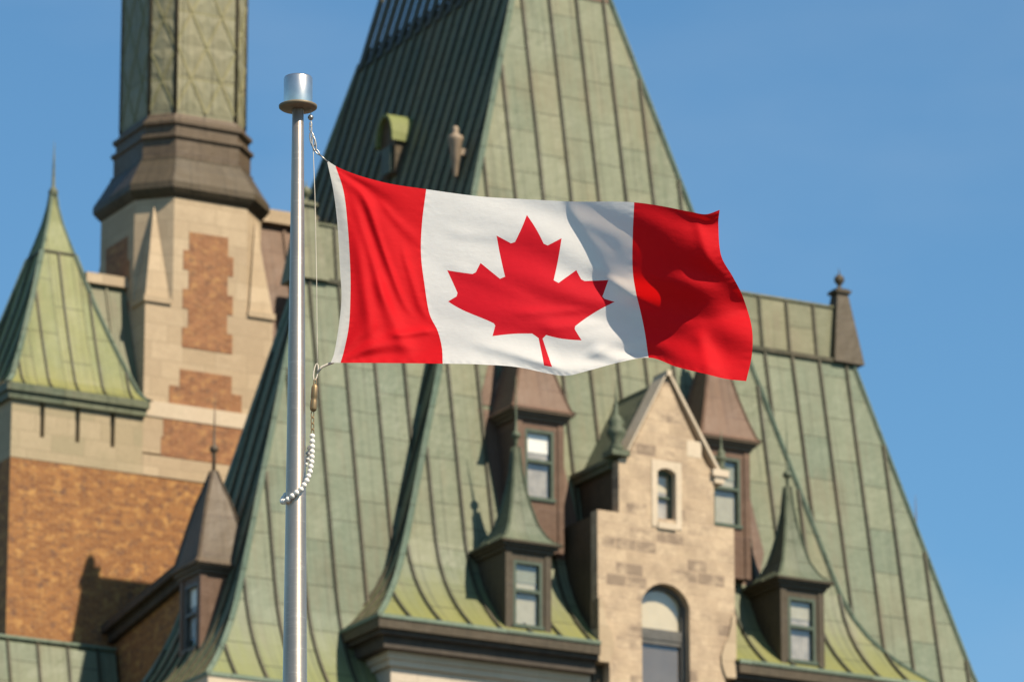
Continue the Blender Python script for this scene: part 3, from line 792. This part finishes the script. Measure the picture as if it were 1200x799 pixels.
# square stage and its stone bands
UT = .615; s0 = 1.605; vT = TV + s0
mb = MB()
mb.box(UT - s0, UT + s0, TV - .004, TV + 2 * s0, 5.75, 6.60, 0)
mb.box(UT - s0, UT + s0 + .8, TV - .02, TV + 2 * s0, 5.22, 5.70, 0)
mb.box(UT - s0 - .002, UT + s0 + .6, TV - .03, TV + 2 * s0, 6.60, 6.96, 1)
mb.box(UT - s0, UT + s0, TV, TV + 2 * s0, 6.96, 9.32, 0)
place(mb.build('square_stage', [M['ashlar'], M['pale']]), tw)
def ring(s, c): 
    f = s - c
    return [(-f, -s), (f, -s), (s, -f), (s, f), (f, s), (-f, s), (-s, f), (-s, -f)]
def ringloft(mb, prof, mi=0, cap=True):
    for (z0, s1, c1), (z1, s2, c2) in zip(prof[:-1], prof[1:]):
        A = ring(s1, c1); B = ring(s2, c2)
        for i in range(8):
            j = (i + 1) % 8
            pts = [(UT + A[i][0], vT + A[i][1], z0), (UT + A[j][0], vT + A[j][1], z0), (UT + B[j][0], vT + B[j][1], z1), (UT + B[i][0], vT + B[i][1], z1)]
            if (Vector(pts[0]) - Vector(pts[2])).length < 1e-4: continue
            # metric uv along the ring
            L1 = (Vector(pts[1]) - Vector(pts[0])).length
            mb.face(pts, mi, uv=[(i * 2.0, z0), (i * 2.0 + L1, z0), (i * 2.0 + L1, z1), (i * 2.0, z1)])
    if cap:
        z0, s1, c1 = prof[0]; mb.face([(UT + a, vT + b, z0) for a, b in reversed(ring(s1, c1))], mi)
        z1, s2, c2 = prof[-1]; mb.face([(UT + a, vT + b, z1) for a, b in ring(s2, c2)], mi)
CH = .68
mb = MB(); ringloft(mb, [(9.32, s0, CH), (12.0, s0, CH)])
place(mb.build('chamfered_stage', M['ashlar']), tw)
# broach stops: stone pyramids over the square corners, each on its weathered ledge
for sx, sy in ((-1, -1), (1, -1), (-1, 1)):
    mb = MB(); f = s0 - CH
    a = (UT + sx * (f + .08), vT + sy * s0, 9.42); b = (UT + sx * s0, vT + sy * s0, 9.42); c = (UT + sx * s0, vT + sy * (f + .08), 9.42)
    mid = (UT + sx * (s0 - CH * .5 + .02), vT + sy * (s0 - CH * .5 + .02), 11.75)
    mb.face([a, b, mid]); mb.face([b, c, mid]); mb.face([a, mid, c])
    cx0, cx1 = sorted((UT + sx * (s0 - CH + .04), UT + sx * (s0 + .05)))
    if sy < 0: mb.box(cx0, cx1, TV - .05, TV + CH, 9.28, 9.42)
    else: mb.box(cx0, cx1, TV + 2 * s0 - CH, TV + 2 * s0 + .05, 9.28, 9.42)
    place(mb.build('broach_stop', M['ashlar']), tw)
# brick panels with toothed edges on the front and left faces
def toothed(u0, u1, z0, z1, step, tooth):
    L = []; z = z0; k = 0; left = []; right = []
    while z < z1 - 1e-3:
        zn = min(z + step, z1); o = tooth if k % 2 else 0
        left += [(u0 + o, z), (u0 + o, zn)]; right += [(u1 - o, z), (u1 - o, zn)]
        z = zn; k += 1
    return left, right
def panel(u0, u1, z0, z1, step, tooth, vfront, name, flush_left=False):
    mb = MB(); l, r = toothed(u0, u1, z0, z1, step, tooth)
    for i in range(0, len(l), 2):
        mb.box(l[i][0], r[i][0], vfront, vfront + .05, l[i][1], l[i + 1][1])
    return mb
mb = panel(-.06, 1.20, 8.33, 11.08, .46, .14, TV - .012, 'brick_panel'); place(mb.build('brick_panel', M['brick_red']), tw)
mb = panel(-.36, 1.46, 6.965, 7.80, .42, .26, TV - .012, 'brick_panel'); place(mb.build('brick_panel', M['brick_red']), tw)
mb = panel(-.54, 1.62, 5.72, 6.59, .44, .05, TV - .014, 'brick_panel'); place(mb.build('brick_panel', M['brick_red']), tw)
# left face panel
mb = MB(); f = s0 - CH
for i, (z0, z1) in enumerate(((9.0, 9.5), (9.5, 10.0), (10.0, 10.5), (10.5, 11.1))):
    o = .14 * (i % 2)
    mb.box(UT - s0 - .012, UT - s0 + .05, vT - f + .2 + o, vT + f - .2 - o, z0, z1)
place(mb.build('brick_panel', M['brick_red']), tw)
# cornice and base of the shaft
mb = MB(); ringloft(mb, [(11.86, s0 + .02, .69), (11.95, s0 + .10, .72), (12.05, s0 + .17, .75), (12.20, s0 + .17, .75), (12.30, s0 + .12, .73), (12.45, 1.64, .70), (12.85, 1.43, .60), (12.90, 1.43, .60)])
place(mb.build('lantern_cornice', M['bronze']), tw)
mb = MB(); ringloft(mb, [(12.902, 1.375, .57), (13.36, 1.375, .57), (13.40, 1.43, .58), (13.47, 1.43, .58), (13.52, 1.33, .54), (13.70, 1.33, .54), (13.74, 1.39, .54), (13.82, 1.39, .54), (13.90, 1.27, .47), (14.02, 1.24, .46)])
place(mb.build('shaft_base', M['brown']), tw)
# lattice shaft
mb = MB(); SS, SC = 1.22, .45
ringloft(mb, [(14.02, SS, SC), (24.0, SS - .08, SC - .03)])
A = ring(SS, SC)
for i in range(8):
    a = Vector((UT + A[i][0], vT + A[i][1], 0)); b = Vector((UT + A[(i + 1) % 8][0], vT + A[(i + 1) % 8][1], 0))
    d = b - a; n = Vector((d.y, -d.x, 0)).normalized()
    wide = d.length > 1
    cols = 2 if wide else 1
    H = 1.62 if wide else 1.5
    z = 14.1; 
    for ro in range(6):
        for cidx in range(cols):
            p0 = a + d * (cidx / cols); p1 = a + d * ((cidx + 1) / cols)
            z0 = z + ro * H; z1 = z0 + H
            up = lambda p, zz: p + Vector((0, 0, zz))
            mb.bar(up(p0, z0), up(p1, z1), n, .05, .03, 1); mb.bar(up(p1, z0), up(p0, z1), n, .05, .03, 1)
            mb.bar(up(p0, z0 + H * .5), up(p1, z0 + H * .5), n, .035, .012, 1)
            # pillowed copper facets between the ribs
            m_ = (p0 + p1) / 2; mc = up(m_, z0 + H / 2)
            for tri in ((up(p0, z0), up(p1, z0), mc), (up(p1, z1), up(p0, z1), mc), (up(p0, z0), mc, up(p0, z0 + H / 2)), (up(p0, z0 + H / 2), mc, up(p0, z1)), (up(p1, z0), up(p1, z0 + H / 2), mc), (up(p1, z0 + H / 2), up(p1, z1), mc)):
                cc = (tri[0] + tri[1] + tri[2]) / 3 + n * .03
                tri = [q + n * .006 for q in tri]
                for i3 in range(3): mb.face([tri[i3], tri[(i3 + 1) % 3], cc], 0)
    mb.tube([a + Vector((0, 0, 14.02)) + n * .0, a + Vector((0, 0, 23.9))], .05, 8, 2)
place(mb.build('lattice_shaft', [M['lattice'], M['gold_rib'], M['bronze']]), tw)

# ================================================================== small roofs and link between tower and wing
lk = castle_thing('brick_link', 'low dark brick link with raking copper eave tucked between tower and wing', 'building', -.5, 7.5)
mb = MB()
mb.prism([(5.3, -EAVE), (9.79, -EAVE), (9.79, 1.42), (5.3, 2.06)], -1.62, .8, axis='u')
place(mb.build('wall', M['brick']), lk)
mb = MB()
mb.prism([(5.3, 2.06), (9.72, 1.43), (9.72, 1.62), (5.3, 2.25)], -1.95, 1.0, axis='u')
mb.prism([(5.3, 1.86), (9.72, 1.23), (9.72, 1.425), (5.3, 2.055)], -1.78, -1.62, axis='u')
place(mb.build('eave', M['dark_soffit']), lk)

rw = castle_thing('rear_wing', 'brown metal roof with tan stone ridge showing behind the brick tower', 'building', 4, 12)
mb = MB()
mb.prism([(9.9, 4.0), (12.2, 12.55), (14.5, 4.0)], 2.24, 6.5, axis='u')
for k in range(5):
    u = 2.7 + k * .9
    mb.bar((u, 9.9, 4.0), (u, 12.2, 12.55), (0, -1, .25), .06, .05)
place(mb.build('roof', M['reddish']), rw)
mb = MB(); mb.box(2.24, 6.5, 11.98, 12.45, 12.40, 12.72); place(mb.build('ridge_cap', M['ashlar']), rw)
mb = MB(); mb.box(2.3, 6.4, 10.0, 14.4, -EAVE, 4.0); place(mb.build('wall', M['brick']), rw)
sr_ = castle_thing('linking_wing', 'small olive copper roof with tan ridge between green turret and tower', 'building', -2, 13)
mb = MB(); mb.prism([(9.95, 6.9), (10.9, 9.92), (11.9, 6.9)], -2.6, -.995, axis='u')
for u in (-2.1, -1.5): mb.bar((u, 9.95, 6.9), (u, 10.9, 9.92), (0, -1, .31), .05, .045)
place(mb.build('roof', M['strip']), sr_)
mb = MB(); mb.box(-2.03, -.996, 10.74, 11.06, 9.84, 10.08); place(mb.build('ridge_cap', M['ashlar']), sr_)

lw = castle_thing('low_wing', 'low wing at the foot of the brick tower, pale green seamed copper roof', 'building', -5, 8.5)
mb = MB()
prof = [(-3.2, 7.2), (-2.2, 8.1), (-1.2, 8.75), (-.2, 9.15), (.9, 9.42), (1.0, 9.5)]
rr = [(z, -12.0, -1.72, v, 9.795) for z, v in prof]
hiproof(mb, rr, ss=.72, sl=.5, hips=False, side='F')
mb.box(-12.0, -1.72, 9.40, 9.79, 1.003, 1.07, 2)
place(mb.build('roof', [M['patina_wing'], M['seam'], M['hip']]), lw)
mb = MB(); mb.box(-11.9, -1.8, 7.4, 9.78, -EAVE, -3.21); place(mb.build('wall', M['pale_wall']), lw)

# ================================================================== FLAGPOLE
FD = 50.0; PXM = 200 / 36 * 1200 / FD
cr = Vector((1, 0, 0)); cu = Vector((0, -math.sin(PITCH), math.cos(PITCH))); cf = Vector((0, math.cos(PITCH), math.sin(PITCH)))
FX, FY = 632, 310.2
FPX = 200 / 36 * 1200
POLE_Y = 48.6
def fp(x, y, d=0):
    """point of the upright plane that holds pole and cloth (48.6 m out), moved d metres towards the viewer"""
    r = cf + cr * ((x - 600) / FPX) + cu * ((399.5 - y) / FPX)
    return Vector((0, 0, 1.7)) + r * (POLE_Y / r.y) - cf * d
pt = fp(349.2, 128); pb = fp(345.5, 799)
lean = (pt - pb) ; lean = Vector((lean.x, 0, 0)) / lean.z
py = pt.y
pole = empty('flagpole', (pb.x + (0 - pb.z) * lean.x, py, 0)); tag(pole, 'tall tapered brushed aluminium flagpole with drum shaped cap', 'flagpole')
pole.rotation_euler = (0, math.atan(lean.x), 0)
zt = pt.z; zbm = zt - 5.25
mb = MB()
prof = [(.20, 0), (.19, .5), (.165, 4), (.15, 8)]
for i in range(16):
    t = i / 15; prof.append((.112 + (.0515 - .112) * t, zbm - .6 + (zt - zbm + .6) * t))
mb.lathe(prof, 48); mb.build('shaft', M['alu'], pole)
mb = MB(); mb.lathe([(.30, 0), (.30, .03), (.24, .05), (.21, .14)], 32); mb.build('base_flange', M['alu_cap'], pole)
mb = MB(); mb.lathe([(.06, zt - .005), (.155, zt + .0), (.172, zt + .012), (.174, zt + .03), (.160, zt + .036), (.1, zt + .037)], 48); mb.build('cap_flange', M['flange'], pole)
mb = MB(); mb.lathe([(.128, zt + .037), (.130, zt + .05), (.130, zt + .285), (.124, zt + .30), (.0, zt + .312)], 48); mb.build('cap', M['alu_cap'], pole)
# ------------------------------------------------------------------ halyard: steel line, top snap hook, bottom sling and weight
hal = empty('halyard', fp(372, 428)); tag(hal, 'thin pale halyard line with metal snap hooks running beside the flagpole', 'rope')
def sub(v): return Vector(v) - hal.location
mb = MB(); mb.tube([sub(fp(x, y)) for x, y in ((364, 127), (365, 150), (367, 175), (369, 230), (371, 330), (371.5, 400), (372, 432))], .0035, 6); mb.build('line', M['rope'], hal)
mb = MB()
c = sub(fp(364, 138)); 
mb.lathe([(.002, -.026), (.016, -.022), (.026, -.006), (.026, .006), (.016, .022), (.002, .026)], 12)
mb.v = [tuple(Vector(p) + c) for p in mb.v]; mb.build('stop_ball', M['steel'], hal)
mb = MB()
def link(mb, x0, y0, x1, y1, wpx, r):
    a = sub(fp(x0, y0)); b = sub(fp(x1, y1)); d = (b - a); sd = d.cross(cf).normalized() * (wpx / PXM)
    n = 12; pts = []
    for k in range(n + 1):
        t = 2 * math.pi * k / n
        pts.append((a + b) / 2 + d * .5 * math.cos(t) + sd * math.sin(t) + cf * .004 * math.sin(t))
    mb.tube(pts, r, 6)
for y in (143, 148): link(mb, 364, y, 364.5, y + 6, 1.4, .005)
link(mb, 364.5, 155, 367.5, 172, 2.6, .007); link(mb, 366.5, 160, 369.5, 177, 2.2, .008)
link(mb, 369, 175, 374, 181, 1.6, .006)
mb.tube([sub(fp(373, 180)), sub(fp(378, 184.5)), sub(fp(384, 190))], .007, 6)
mb.build('snap_hook', M['steel'], hal)
mb = MB(); link(mb, 371.5, 426, 368.5, 446, 2.4, .006)
mb.tube([sub(fp(x, y)) for x, y in ((391, 424.5), (384, 427), (377, 430), (372.5, 436))], .012, 6); mb.build('sling', M['rope'], hal)
mb = MB(); a = sub(fp(369.2, 450)); b = sub(fp(367, 482))
mb.tube([a, a.lerp(b, .06), a.lerp(b, .12), a.lerp(b, .5), a.lerp(b, .55), a.lerp(b, .62), a.lerp(b, .9), a.lerp(b, .96), b], [.012, .024, .030, .031, .026, .031, .032, .027, .012], 12)
mb.build('weight', M['brass'], hal)
mb = MB(); link(mb, 369.5, 444, 369, 452, 1.6, .005); mb.build('ring', M['brass'], hal)
mb = MB()
for y in (481, 488, 495, 502): link(mb, 366.5, y, 366, y + 9, 1.6, .005)
mb.build('chain', M['brass'], hal)
# ------------------------------------------------------------------ retainer ring of beads round the pole
bt = empty('bead_retainer', fp(340, 590)); tag(bt, 'loop of white beads wrapped round the flagpole below the flag', 'bead loop')
path = [(366, 511, .02), (366, 525, .03), (365.5, 540, .05), (363.5, 553, .08), (359.5, 564, .11), (353, 573, .125), (345, 579, .13), (338, 584.5, .11), (332.5, 588, .06), (330.5, 587, .0), (333, 582, -.08), (341, 572, -.125), (351, 556, -.125), (359, 540, -.09), (363, 525, -.04)]
P = [fp(x, y, d) for x, y, d in path]
cum = [0]
for a, b in zip(P[:-1], P[1:]): cum.append(cum[-1] + (b - a).length)
bmesh_bead = MB(); rb = .0255
bmesh_bead.lathe([(.003, -rb), (rb * .5, -rb * .87), (rb * .87, -rb * .5), (rb, 0), (rb * .87, rb * .5), (rb * .5, rb * .87), (.003, rb)], 14)
nb = int(cum[-1] / .0475); first = None
for k in range(nb):
    s = k / (nb - 1) * cum[-1]
    i = max(j for j in range(len(cum)) if cum[j] <= s + 1e-9); i = min(i, len(P) - 2)
    p = P[i].lerp(P[i + 1], (s - cum[i]) / (cum[i + 1] - cum[i])) - bt.location
    if first is None: first = bmesh_bead.build('bead', M['bead'], bt, p); o = first
    else:
        o = first.copy(); COL.objects.link(o); o.parent = bt; o.location = p
mb = MB(); mb.tube([p - bt.location for p in P], .006, 6); mb.build('cord', M['rope'], bt)

# ================================================================== FLAG
flag = empty('flag', fp(392, 425)); tag(flag, 'red and white maple leaf flag flying from the pole, upper right part in shade', 'flag')
def poly_interp(nodes, vals, x):
    """smooth interpolation with centripetal tangents (cubic Hermite) for vectors of x"""
    nodes = np.asarray(nodes, float); vals = np.asarray(vals, float)
    m = np.zeros_like(vals)
    dl = (vals[1:] - vals[:-1]) / (nodes[1:] - nodes[:-1])[:, None]
    m[1:-1] = (dl[1:] * (nodes[1:-1] - nodes[:-2])[:, None] + dl[:-1] * (nodes[2:] - nodes[1:-1])[:, None]) / (nodes[2:] - nodes[:-2])[:, None]
    m[0] = dl[0]; m[-1] = dl[-1]
    i = np.clip(np.searchsorted(nodes, x, side='right') - 1, 0, len(nodes) - 2)
    h = (nodes[i + 1] - nodes[i]); t = ((x - nodes[i]) / h)[:, None]; h = h[:, None]
    return (2 * t**3 - 3 * t**2 + 1) * vals[i] + (t**3 - 2 * t**2 + t) * h * m[i] + (-2 * t**3 + 3 * t**2) * vals[i + 1] + (t**3 - t**2) * h * m[i + 1]
ISO = {   # outline and seam lines of the cloth, hundredths of its drawn width, top to bottom
 -.03: [(382, 187), (390, 224), (395, 265), (398, 315), (400, 349), (397, 383), (392, 413), (388, 425)],
 0.0: [(392, 193), (402, 224), (407, 265), (410, 312), (410.5, 345), (409, 380), (404, 408), (399.5, 425)],
 .25: [(499, 221), (494, 262), (493, 298), (497, 332), (503, 367), (513, 388), (518, 408), (519, 426)],
 .5: [(614, 232.5), (619.5, 265), (621, 300), (622, 330), (626, 358), (632, 390), (640, 420), (645, 438)],
 .75: [(742.5, 238), (741, 272), (741, 315), (745, 341), (750, 362), (755, 385), (758, 405), (760, 419)],
 1.0: [(841, 248), (840, 265), (843, 300), (857, 325), (870, 350), (879, 382), (879, 415), (872, 446)]}
TOP = [(-.03, 382, 187), (0, 392, 193.5), (.06, 417, 204), (.125, 447, 212.5), (.25, 499, 221), (.375, 560, 229), (.5, 614, 232.5), (.62, 675, 236), (.75, 742.5, 238), (.83, 775, 243), (.91, 806, 249.5), (.96, 826, 252.5), (1.0, 841, 247.5)]
BOT = [(-.03, 388, 425), (0, 399.5, 425), (.25, 519, 426), (.36, 565, 427), (.45, 612, 431), (.5, 645, 438), (.55, 664, 440), (.61, 690, 434), (.68, 728, 424), (.75, 760, 419), (.84, 793, 430), (.92, 826, 438), (.97, 852, 444), (1.0, 872, 446)]
SN = sorted(ISO)
def plane(s, t):
    s = np.asarray(s, float); t = np.asarray(t, float)
    def raw(s, t):
        cols = np.stack([poly_interp(np.linspace(0, 1, 8), ISO[k], t) for k in SN], 1)   # N,6,2
        i = np.clip(np.searchsorted(SN, s, side='right') - 1, 0, len(SN) - 2)
        sn = np.array(SN); dl = (cols[:, 1:] - cols[:, :-1]) / (sn[1:] - sn[:-1])[None, :, None]
        m = np.zeros_like(cols); hh = sn[1:] - sn[:-1]
        m[:, 1:-1] = (dl[:, 1:] * hh[:-1][None, :, None] + dl[:, :-1] * hh[1:][None, :, None]) / (hh[1:] + hh[:-1])[None, :, None]
        m[:, 0] = dl[:, 0]; m[:, -1] = dl[:, -1]
        n = np.arange(len(s)); h = hh[i][:, None]; tt = ((s - sn[i]) / hh[i])[:, None]
        return (2 * tt**3 - 3 * tt**2 + 1) * cols[n, i] + (tt**3 - 2 * tt**2 + tt) * h * m[n, i] + (-2 * tt**3 + 3 * tt**2) * cols[n, i + 1] + (tt**3 - tt**2) * h * m[n, i + 1]
    p = raw(s, t)
    tp = np.array(TOP); bp = np.array(BOT)
    e0 = poly_interp(tp[:, 0], tp[:, 1:], s) - raw(s, np.zeros_like(s))
    e1 = poly_interp(bp[:, 0], bp[:, 1:], s) - raw(s, np.ones_like(s))
    return p + e0 * ((1 - t) ** 2)[:, None] + e1 * (t ** 2)[:, None]
def sst(a, b, x):
    x = np.clip((x - a) / (b - a), 0, 1); return x * x * (3 - 2 * x)
def softplus(x, k): return np.where(x / k > 30, x, np.log1p(np.exp(np.clip(x / k, -60, 30))) * k)
FOLD = [(.60, 0), (.78, .64), (1.0, .64)]
FG = (1.05, .22)
def billow(s, t):
    """how far the cloth stands out from its middle plane towards the viewer, metres"""
    # two sharp folds meet low on the fly side; above them the cloth bellies out towards the viewer
    X, Y = s * 3.66, t * 1.45
    def side(a, b):
        ax, ay, bx, by = a[0] * 3.66, a[1] * 1.45, b[0] * 3.66, b[1] * 1.45
        L = math.hypot(bx - ax, by - ay)
        return ((bx - ax) * -(Y - ay) + (by - ay) * (X - ax)) / L
    q1 = side(FOLD[0], FOLD[1]) + .03 * np.sin(Y * 5.5 + .5); q2 = side(FOLD[1], FOLD[2]) + .03 * np.sin(X * 6)
    q = -np.log(np.exp(-np.clip(q1, -3, 3) / .10) + np.exp(-np.clip(q2, -3, 3) / .10)) * .10
    qp = softplus(q, .018)
    d = FG[0] * qp - FG[1] * qp ** 2 + (.36 + .38 * sst(.70, .9, s)) * t - .2
    d = d - .10 * sst(.55, .75, s) * sst(.6, 1., t)
    d = d + .07 * np.sin((s * 1.0 + t * .35) * 2 * np.pi * 1.6 + .6) * sst(0, .25, s)
    # creases fanning from the upper hoist corner
    ang = np.arctan2(t + .02, (s + .04) * 2); rad = np.hypot(t, (s + .03) * 2)
    d = d + .022 * np.sin(ang * 11) * np.exp(-rad / .5) * sst(.05, .3, rad)
    # long folds down the hoist bar and across the white
    def ridge(s0, t0, s1, t1, wd, amp, sharp=1.0):
        ax, ay, bx, by = s0 * 2, t0, s1 * 2, t1; X = s * 2; L = math.hypot(bx - ax, by - ay)
        ux, uy = (bx - ax) / L, (by - ay) / L
        along = ((X - ax) * ux + (t - ay) * uy) / L; across = (X - ax) * -uy + (t - ay) * ux
        return amp * np.exp(-np.abs(across / wd) ** (2 / sharp)) * sst(-.05, .25, along) * (1 - sst(.75, 1.1, along))
    for a in ((.01, .12, .12, .62, .035, .030), (.04, .08, .19, .60, .03, .022), (.02, .25, .08, .95, .04, .028), (.09, .45, .17, .98, .045, .030), (.11, .80, .24, .70, .03, .026), (.02, .9, .20, .86, .045, .012),
              (.10, .13, .25, .22, .03, .014), (.19, .25, .24, .62, .03, .016), (.30, .16, .48, .20, .03, .010), (.30, .30, .50, .55, .04, .010), (.45, .62, .62, .58, .025, .016), (.50, .68, .66, .66, .03, .014), (.33, .80, .55, .93, .04, .012),
              (.62, .12, .72, .22, .03, .012), (.64, .28, .74, .36, .03, .014), (.78, .35, .95, .40, .06, .010), (.80, .50, .99, .58, .07, .010), (.93, .05, .99, .45, .03, .018), (.88, .72, .93, 1.0, .04, .034), (.62, .80, .70, 1.0, .05, .05)):
        d = d + ridge(*a)
    # soft pulls rising from the lower hoist corner
    ang2 = np.arctan2(1.02 - t, (s + .04) * 2); rad2 = np.hypot(1 - t, (s + .03) * 2)
    d = d + .022 * np.sin(ang2 * 13 + 1) * np.exp(-rad2 / .4) * sst(.05, .3, rad2)
    # shallow ripples along the fly
    d = d + .016 * np.sin((t * 1.3 - s * .9) * 2 * np.pi * 3.1) * sst(.2, .6, s)
    d = d + .028 * np.sin((s - .35 * t) * 2 * np.pi * 6.0) * sst(.84, 1, s) * sst(.0, .3, t)
    # puckers along the sewn joins and hems
    for sj in (0.0, .25, .75, .992):
        d = d + .0016 * np.sin(t * 2 * np.pi * 25 + sj * 40 + 2.2 * np.sin(t * 17)) * (.6 + .4 * np.sin(t * 29 + sj)) * np.exp(-((s - sj) / .010) ** 2)
    d = d + .0022 * np.sin(s * 2 * np.pi * 36 + 2 * np.sin(s * 23)) * np.exp(-((t - .985) / .016) ** 2)
    return d - .05
def cloth_pos(s, t):
    p = plane(s, t); d = billow(s, t)
    r = np.array(cf)[None] + np.outer((p[:, 0] - 600) / FPX, cr) + np.outer((399.5 - p[:, 1]) / FPX, cu)
    return np.array([0, 0, 1.7])[None] + r * (POLE_Y / r[:, 1])[:, None] - np.outer(d, cf)

LEAF = [(-90, 2030), (45, -863), (-111, -98), (-859, 151), (116, -320), (-20, -73), (-941, -762), (212, -99), (34, -79), (-186, -572), (542, 115), (73, -38), (105, -247), (423, 454), (111, -57), (-204, -1052), (327, 189), (91, -27), (332, -652)]
px, py_ = 0, 0; half = []
for dx, dy in LEAF:
    px += dx; py_ += dy; half.append((px, py_))
leaf = half + [(-x, y) for x, y in half[-2::-1]]
leaf = [(.5 + x / 9600, .5 + y / 4800) for x, y in leaf]
def dens(poly, step, closed=True):
    out = []
    for i in range(len(poly) if closed else len(poly) - 1):
        a = poly[i]; b = poly[(i + 1) % len(poly)]
        n = max(1, int(math.hypot((b[0] - a[0]) * 2, b[1] - a[1]) / step))
        out += [(a[0] + (b[0] - a[0]) * k / n, a[1] + (b[1] - a[1]) * k / n) for k in range(n)]
    if not closed: out.append(poly[-1])
    return out
leafd = dens(leaf, .012)
def inside(poly, x, y):
    c = np.zeros(x.shape, bool); n = len(poly)
    for i in range(n):
        x0, y0 = poly[i]; x1, y1 = poly[(i + 1) % n]
        if y0 == y1: continue
        k = ((y0 > y) != (y1 > y)) & (x < (x1 - x0) * (y - y0) / (y1 - y0) + x0)
        c ^= k
    return c
NS, NT = 220, 120
grid = []
cols = sorted(set([round(-.03 + 1.03 * i / NS, 5) for i in range(NS + 1)]) | {0.0, .25, .75})
cols = [c for c in cols if c in (0.0, .25, .75, -.03, 1.0) or min(abs(c - q) for q in (0.0, .25, .75)) > .002]
la = np.array(leafd)
for c in cols:
    for j in range(NT + 1):
        t = j / NT
        if .3 < c < .7 and np.min(np.hypot((la[:, 0] - c) * 2, la[:, 1] - t)) < .005: continue
        grid.append((c, t))
pts = grid + leafd
edges = [(len(grid) + k, len(grid) + (k + 1) % len(leafd)) for k in range(len(leafd))]
index = {p: i for i, p in enumerate(grid)}
for c in (0.0, .25, .75):
    for j in range(NT): edges.append((index[(c, j / NT)], index[(c, (j + 1) / NT)]))
res = delaunay_2d_cdt([Vector((p[0] * 2, p[1])) for p in pts], edges, [], 0, 1e-6)
V2 = np.array([(v[0] / 2, v[1]) for v in res[0]]); T = np.array([f for f in res[2] if len(f) == 3])
cen = V2[T].mean(1)
region = np.where(cen[:, 0] < 0, 0, np.where(cen[:, 0] < .25, 1, np.where(cen[:, 0] > .75, 2, 3)))
region[(region == 3) & inside(leaf, cen[:, 0], cen[:, 1])] = 4
P3 = cloth_pos(V2[:, 0], V2[:, 1])
e = 1e-3
ds = cloth_pos(V2[:, 0] + e, V2[:, 1]) - cloth_pos(V2[:, 0] - e, V2[:, 1]); dt = cloth_pos(V2[:, 0], V2[:, 1] + e) - cloth_pos(V2[:, 0], V2[:, 1] - e)
N3 = np.cross(dt, ds); N3 /= np.linalg.norm(N3, axis=1)[:, None]
if np.mean(N3 @ np.array(cf)) > 0: N3 = -N3; flipw = True
else: flipw = False
for rid, nm, mat in ((0, 'header', 'canvas'), (1, 'red_bar', 'flag_red'), (2, 'red_bar', 'flag_red'), (3, 'white_field', 'flag_white'), (4, 'maple_leaf', 'flag_leaf')):
    tri = T[region == rid]
    used, inv = np.unique(tri, return_inverse=True); inv = inv.reshape(tri.shape)
    pos = P3[used]; fn = np.cross(pos[inv[:, 1]] - pos[inv[:, 0]], pos[inv[:, 2]] - pos[inv[:, 0]])
    bad = np.einsum('ij,ij->i', fn, N3[used][inv[:, 0]]) < 0
    inv[bad] = inv[bad][:, ::-1]
    me = bpy.data.meshes.new(nm)
    me.from_pydata([tuple(p) for p in (pos - np.array(flag.location))], [], [tuple(int(x) for x in f) for f in inv])
    me.materials.append(M[mat])
    me.polygons.foreach_set('use_smooth', [True] * len(inv))
    me.update()
    me.normals_split_custom_set_from_vertices([tuple(n) for n in N3[used]])
    o = bpy.data.objects.new(nm, me); o.parent = flag; COL.objects.link(o)

for o in (pav, wing, tw, lk, rw, sr_, lw):
    for k in ('_u', '_v'):
        del o[k]
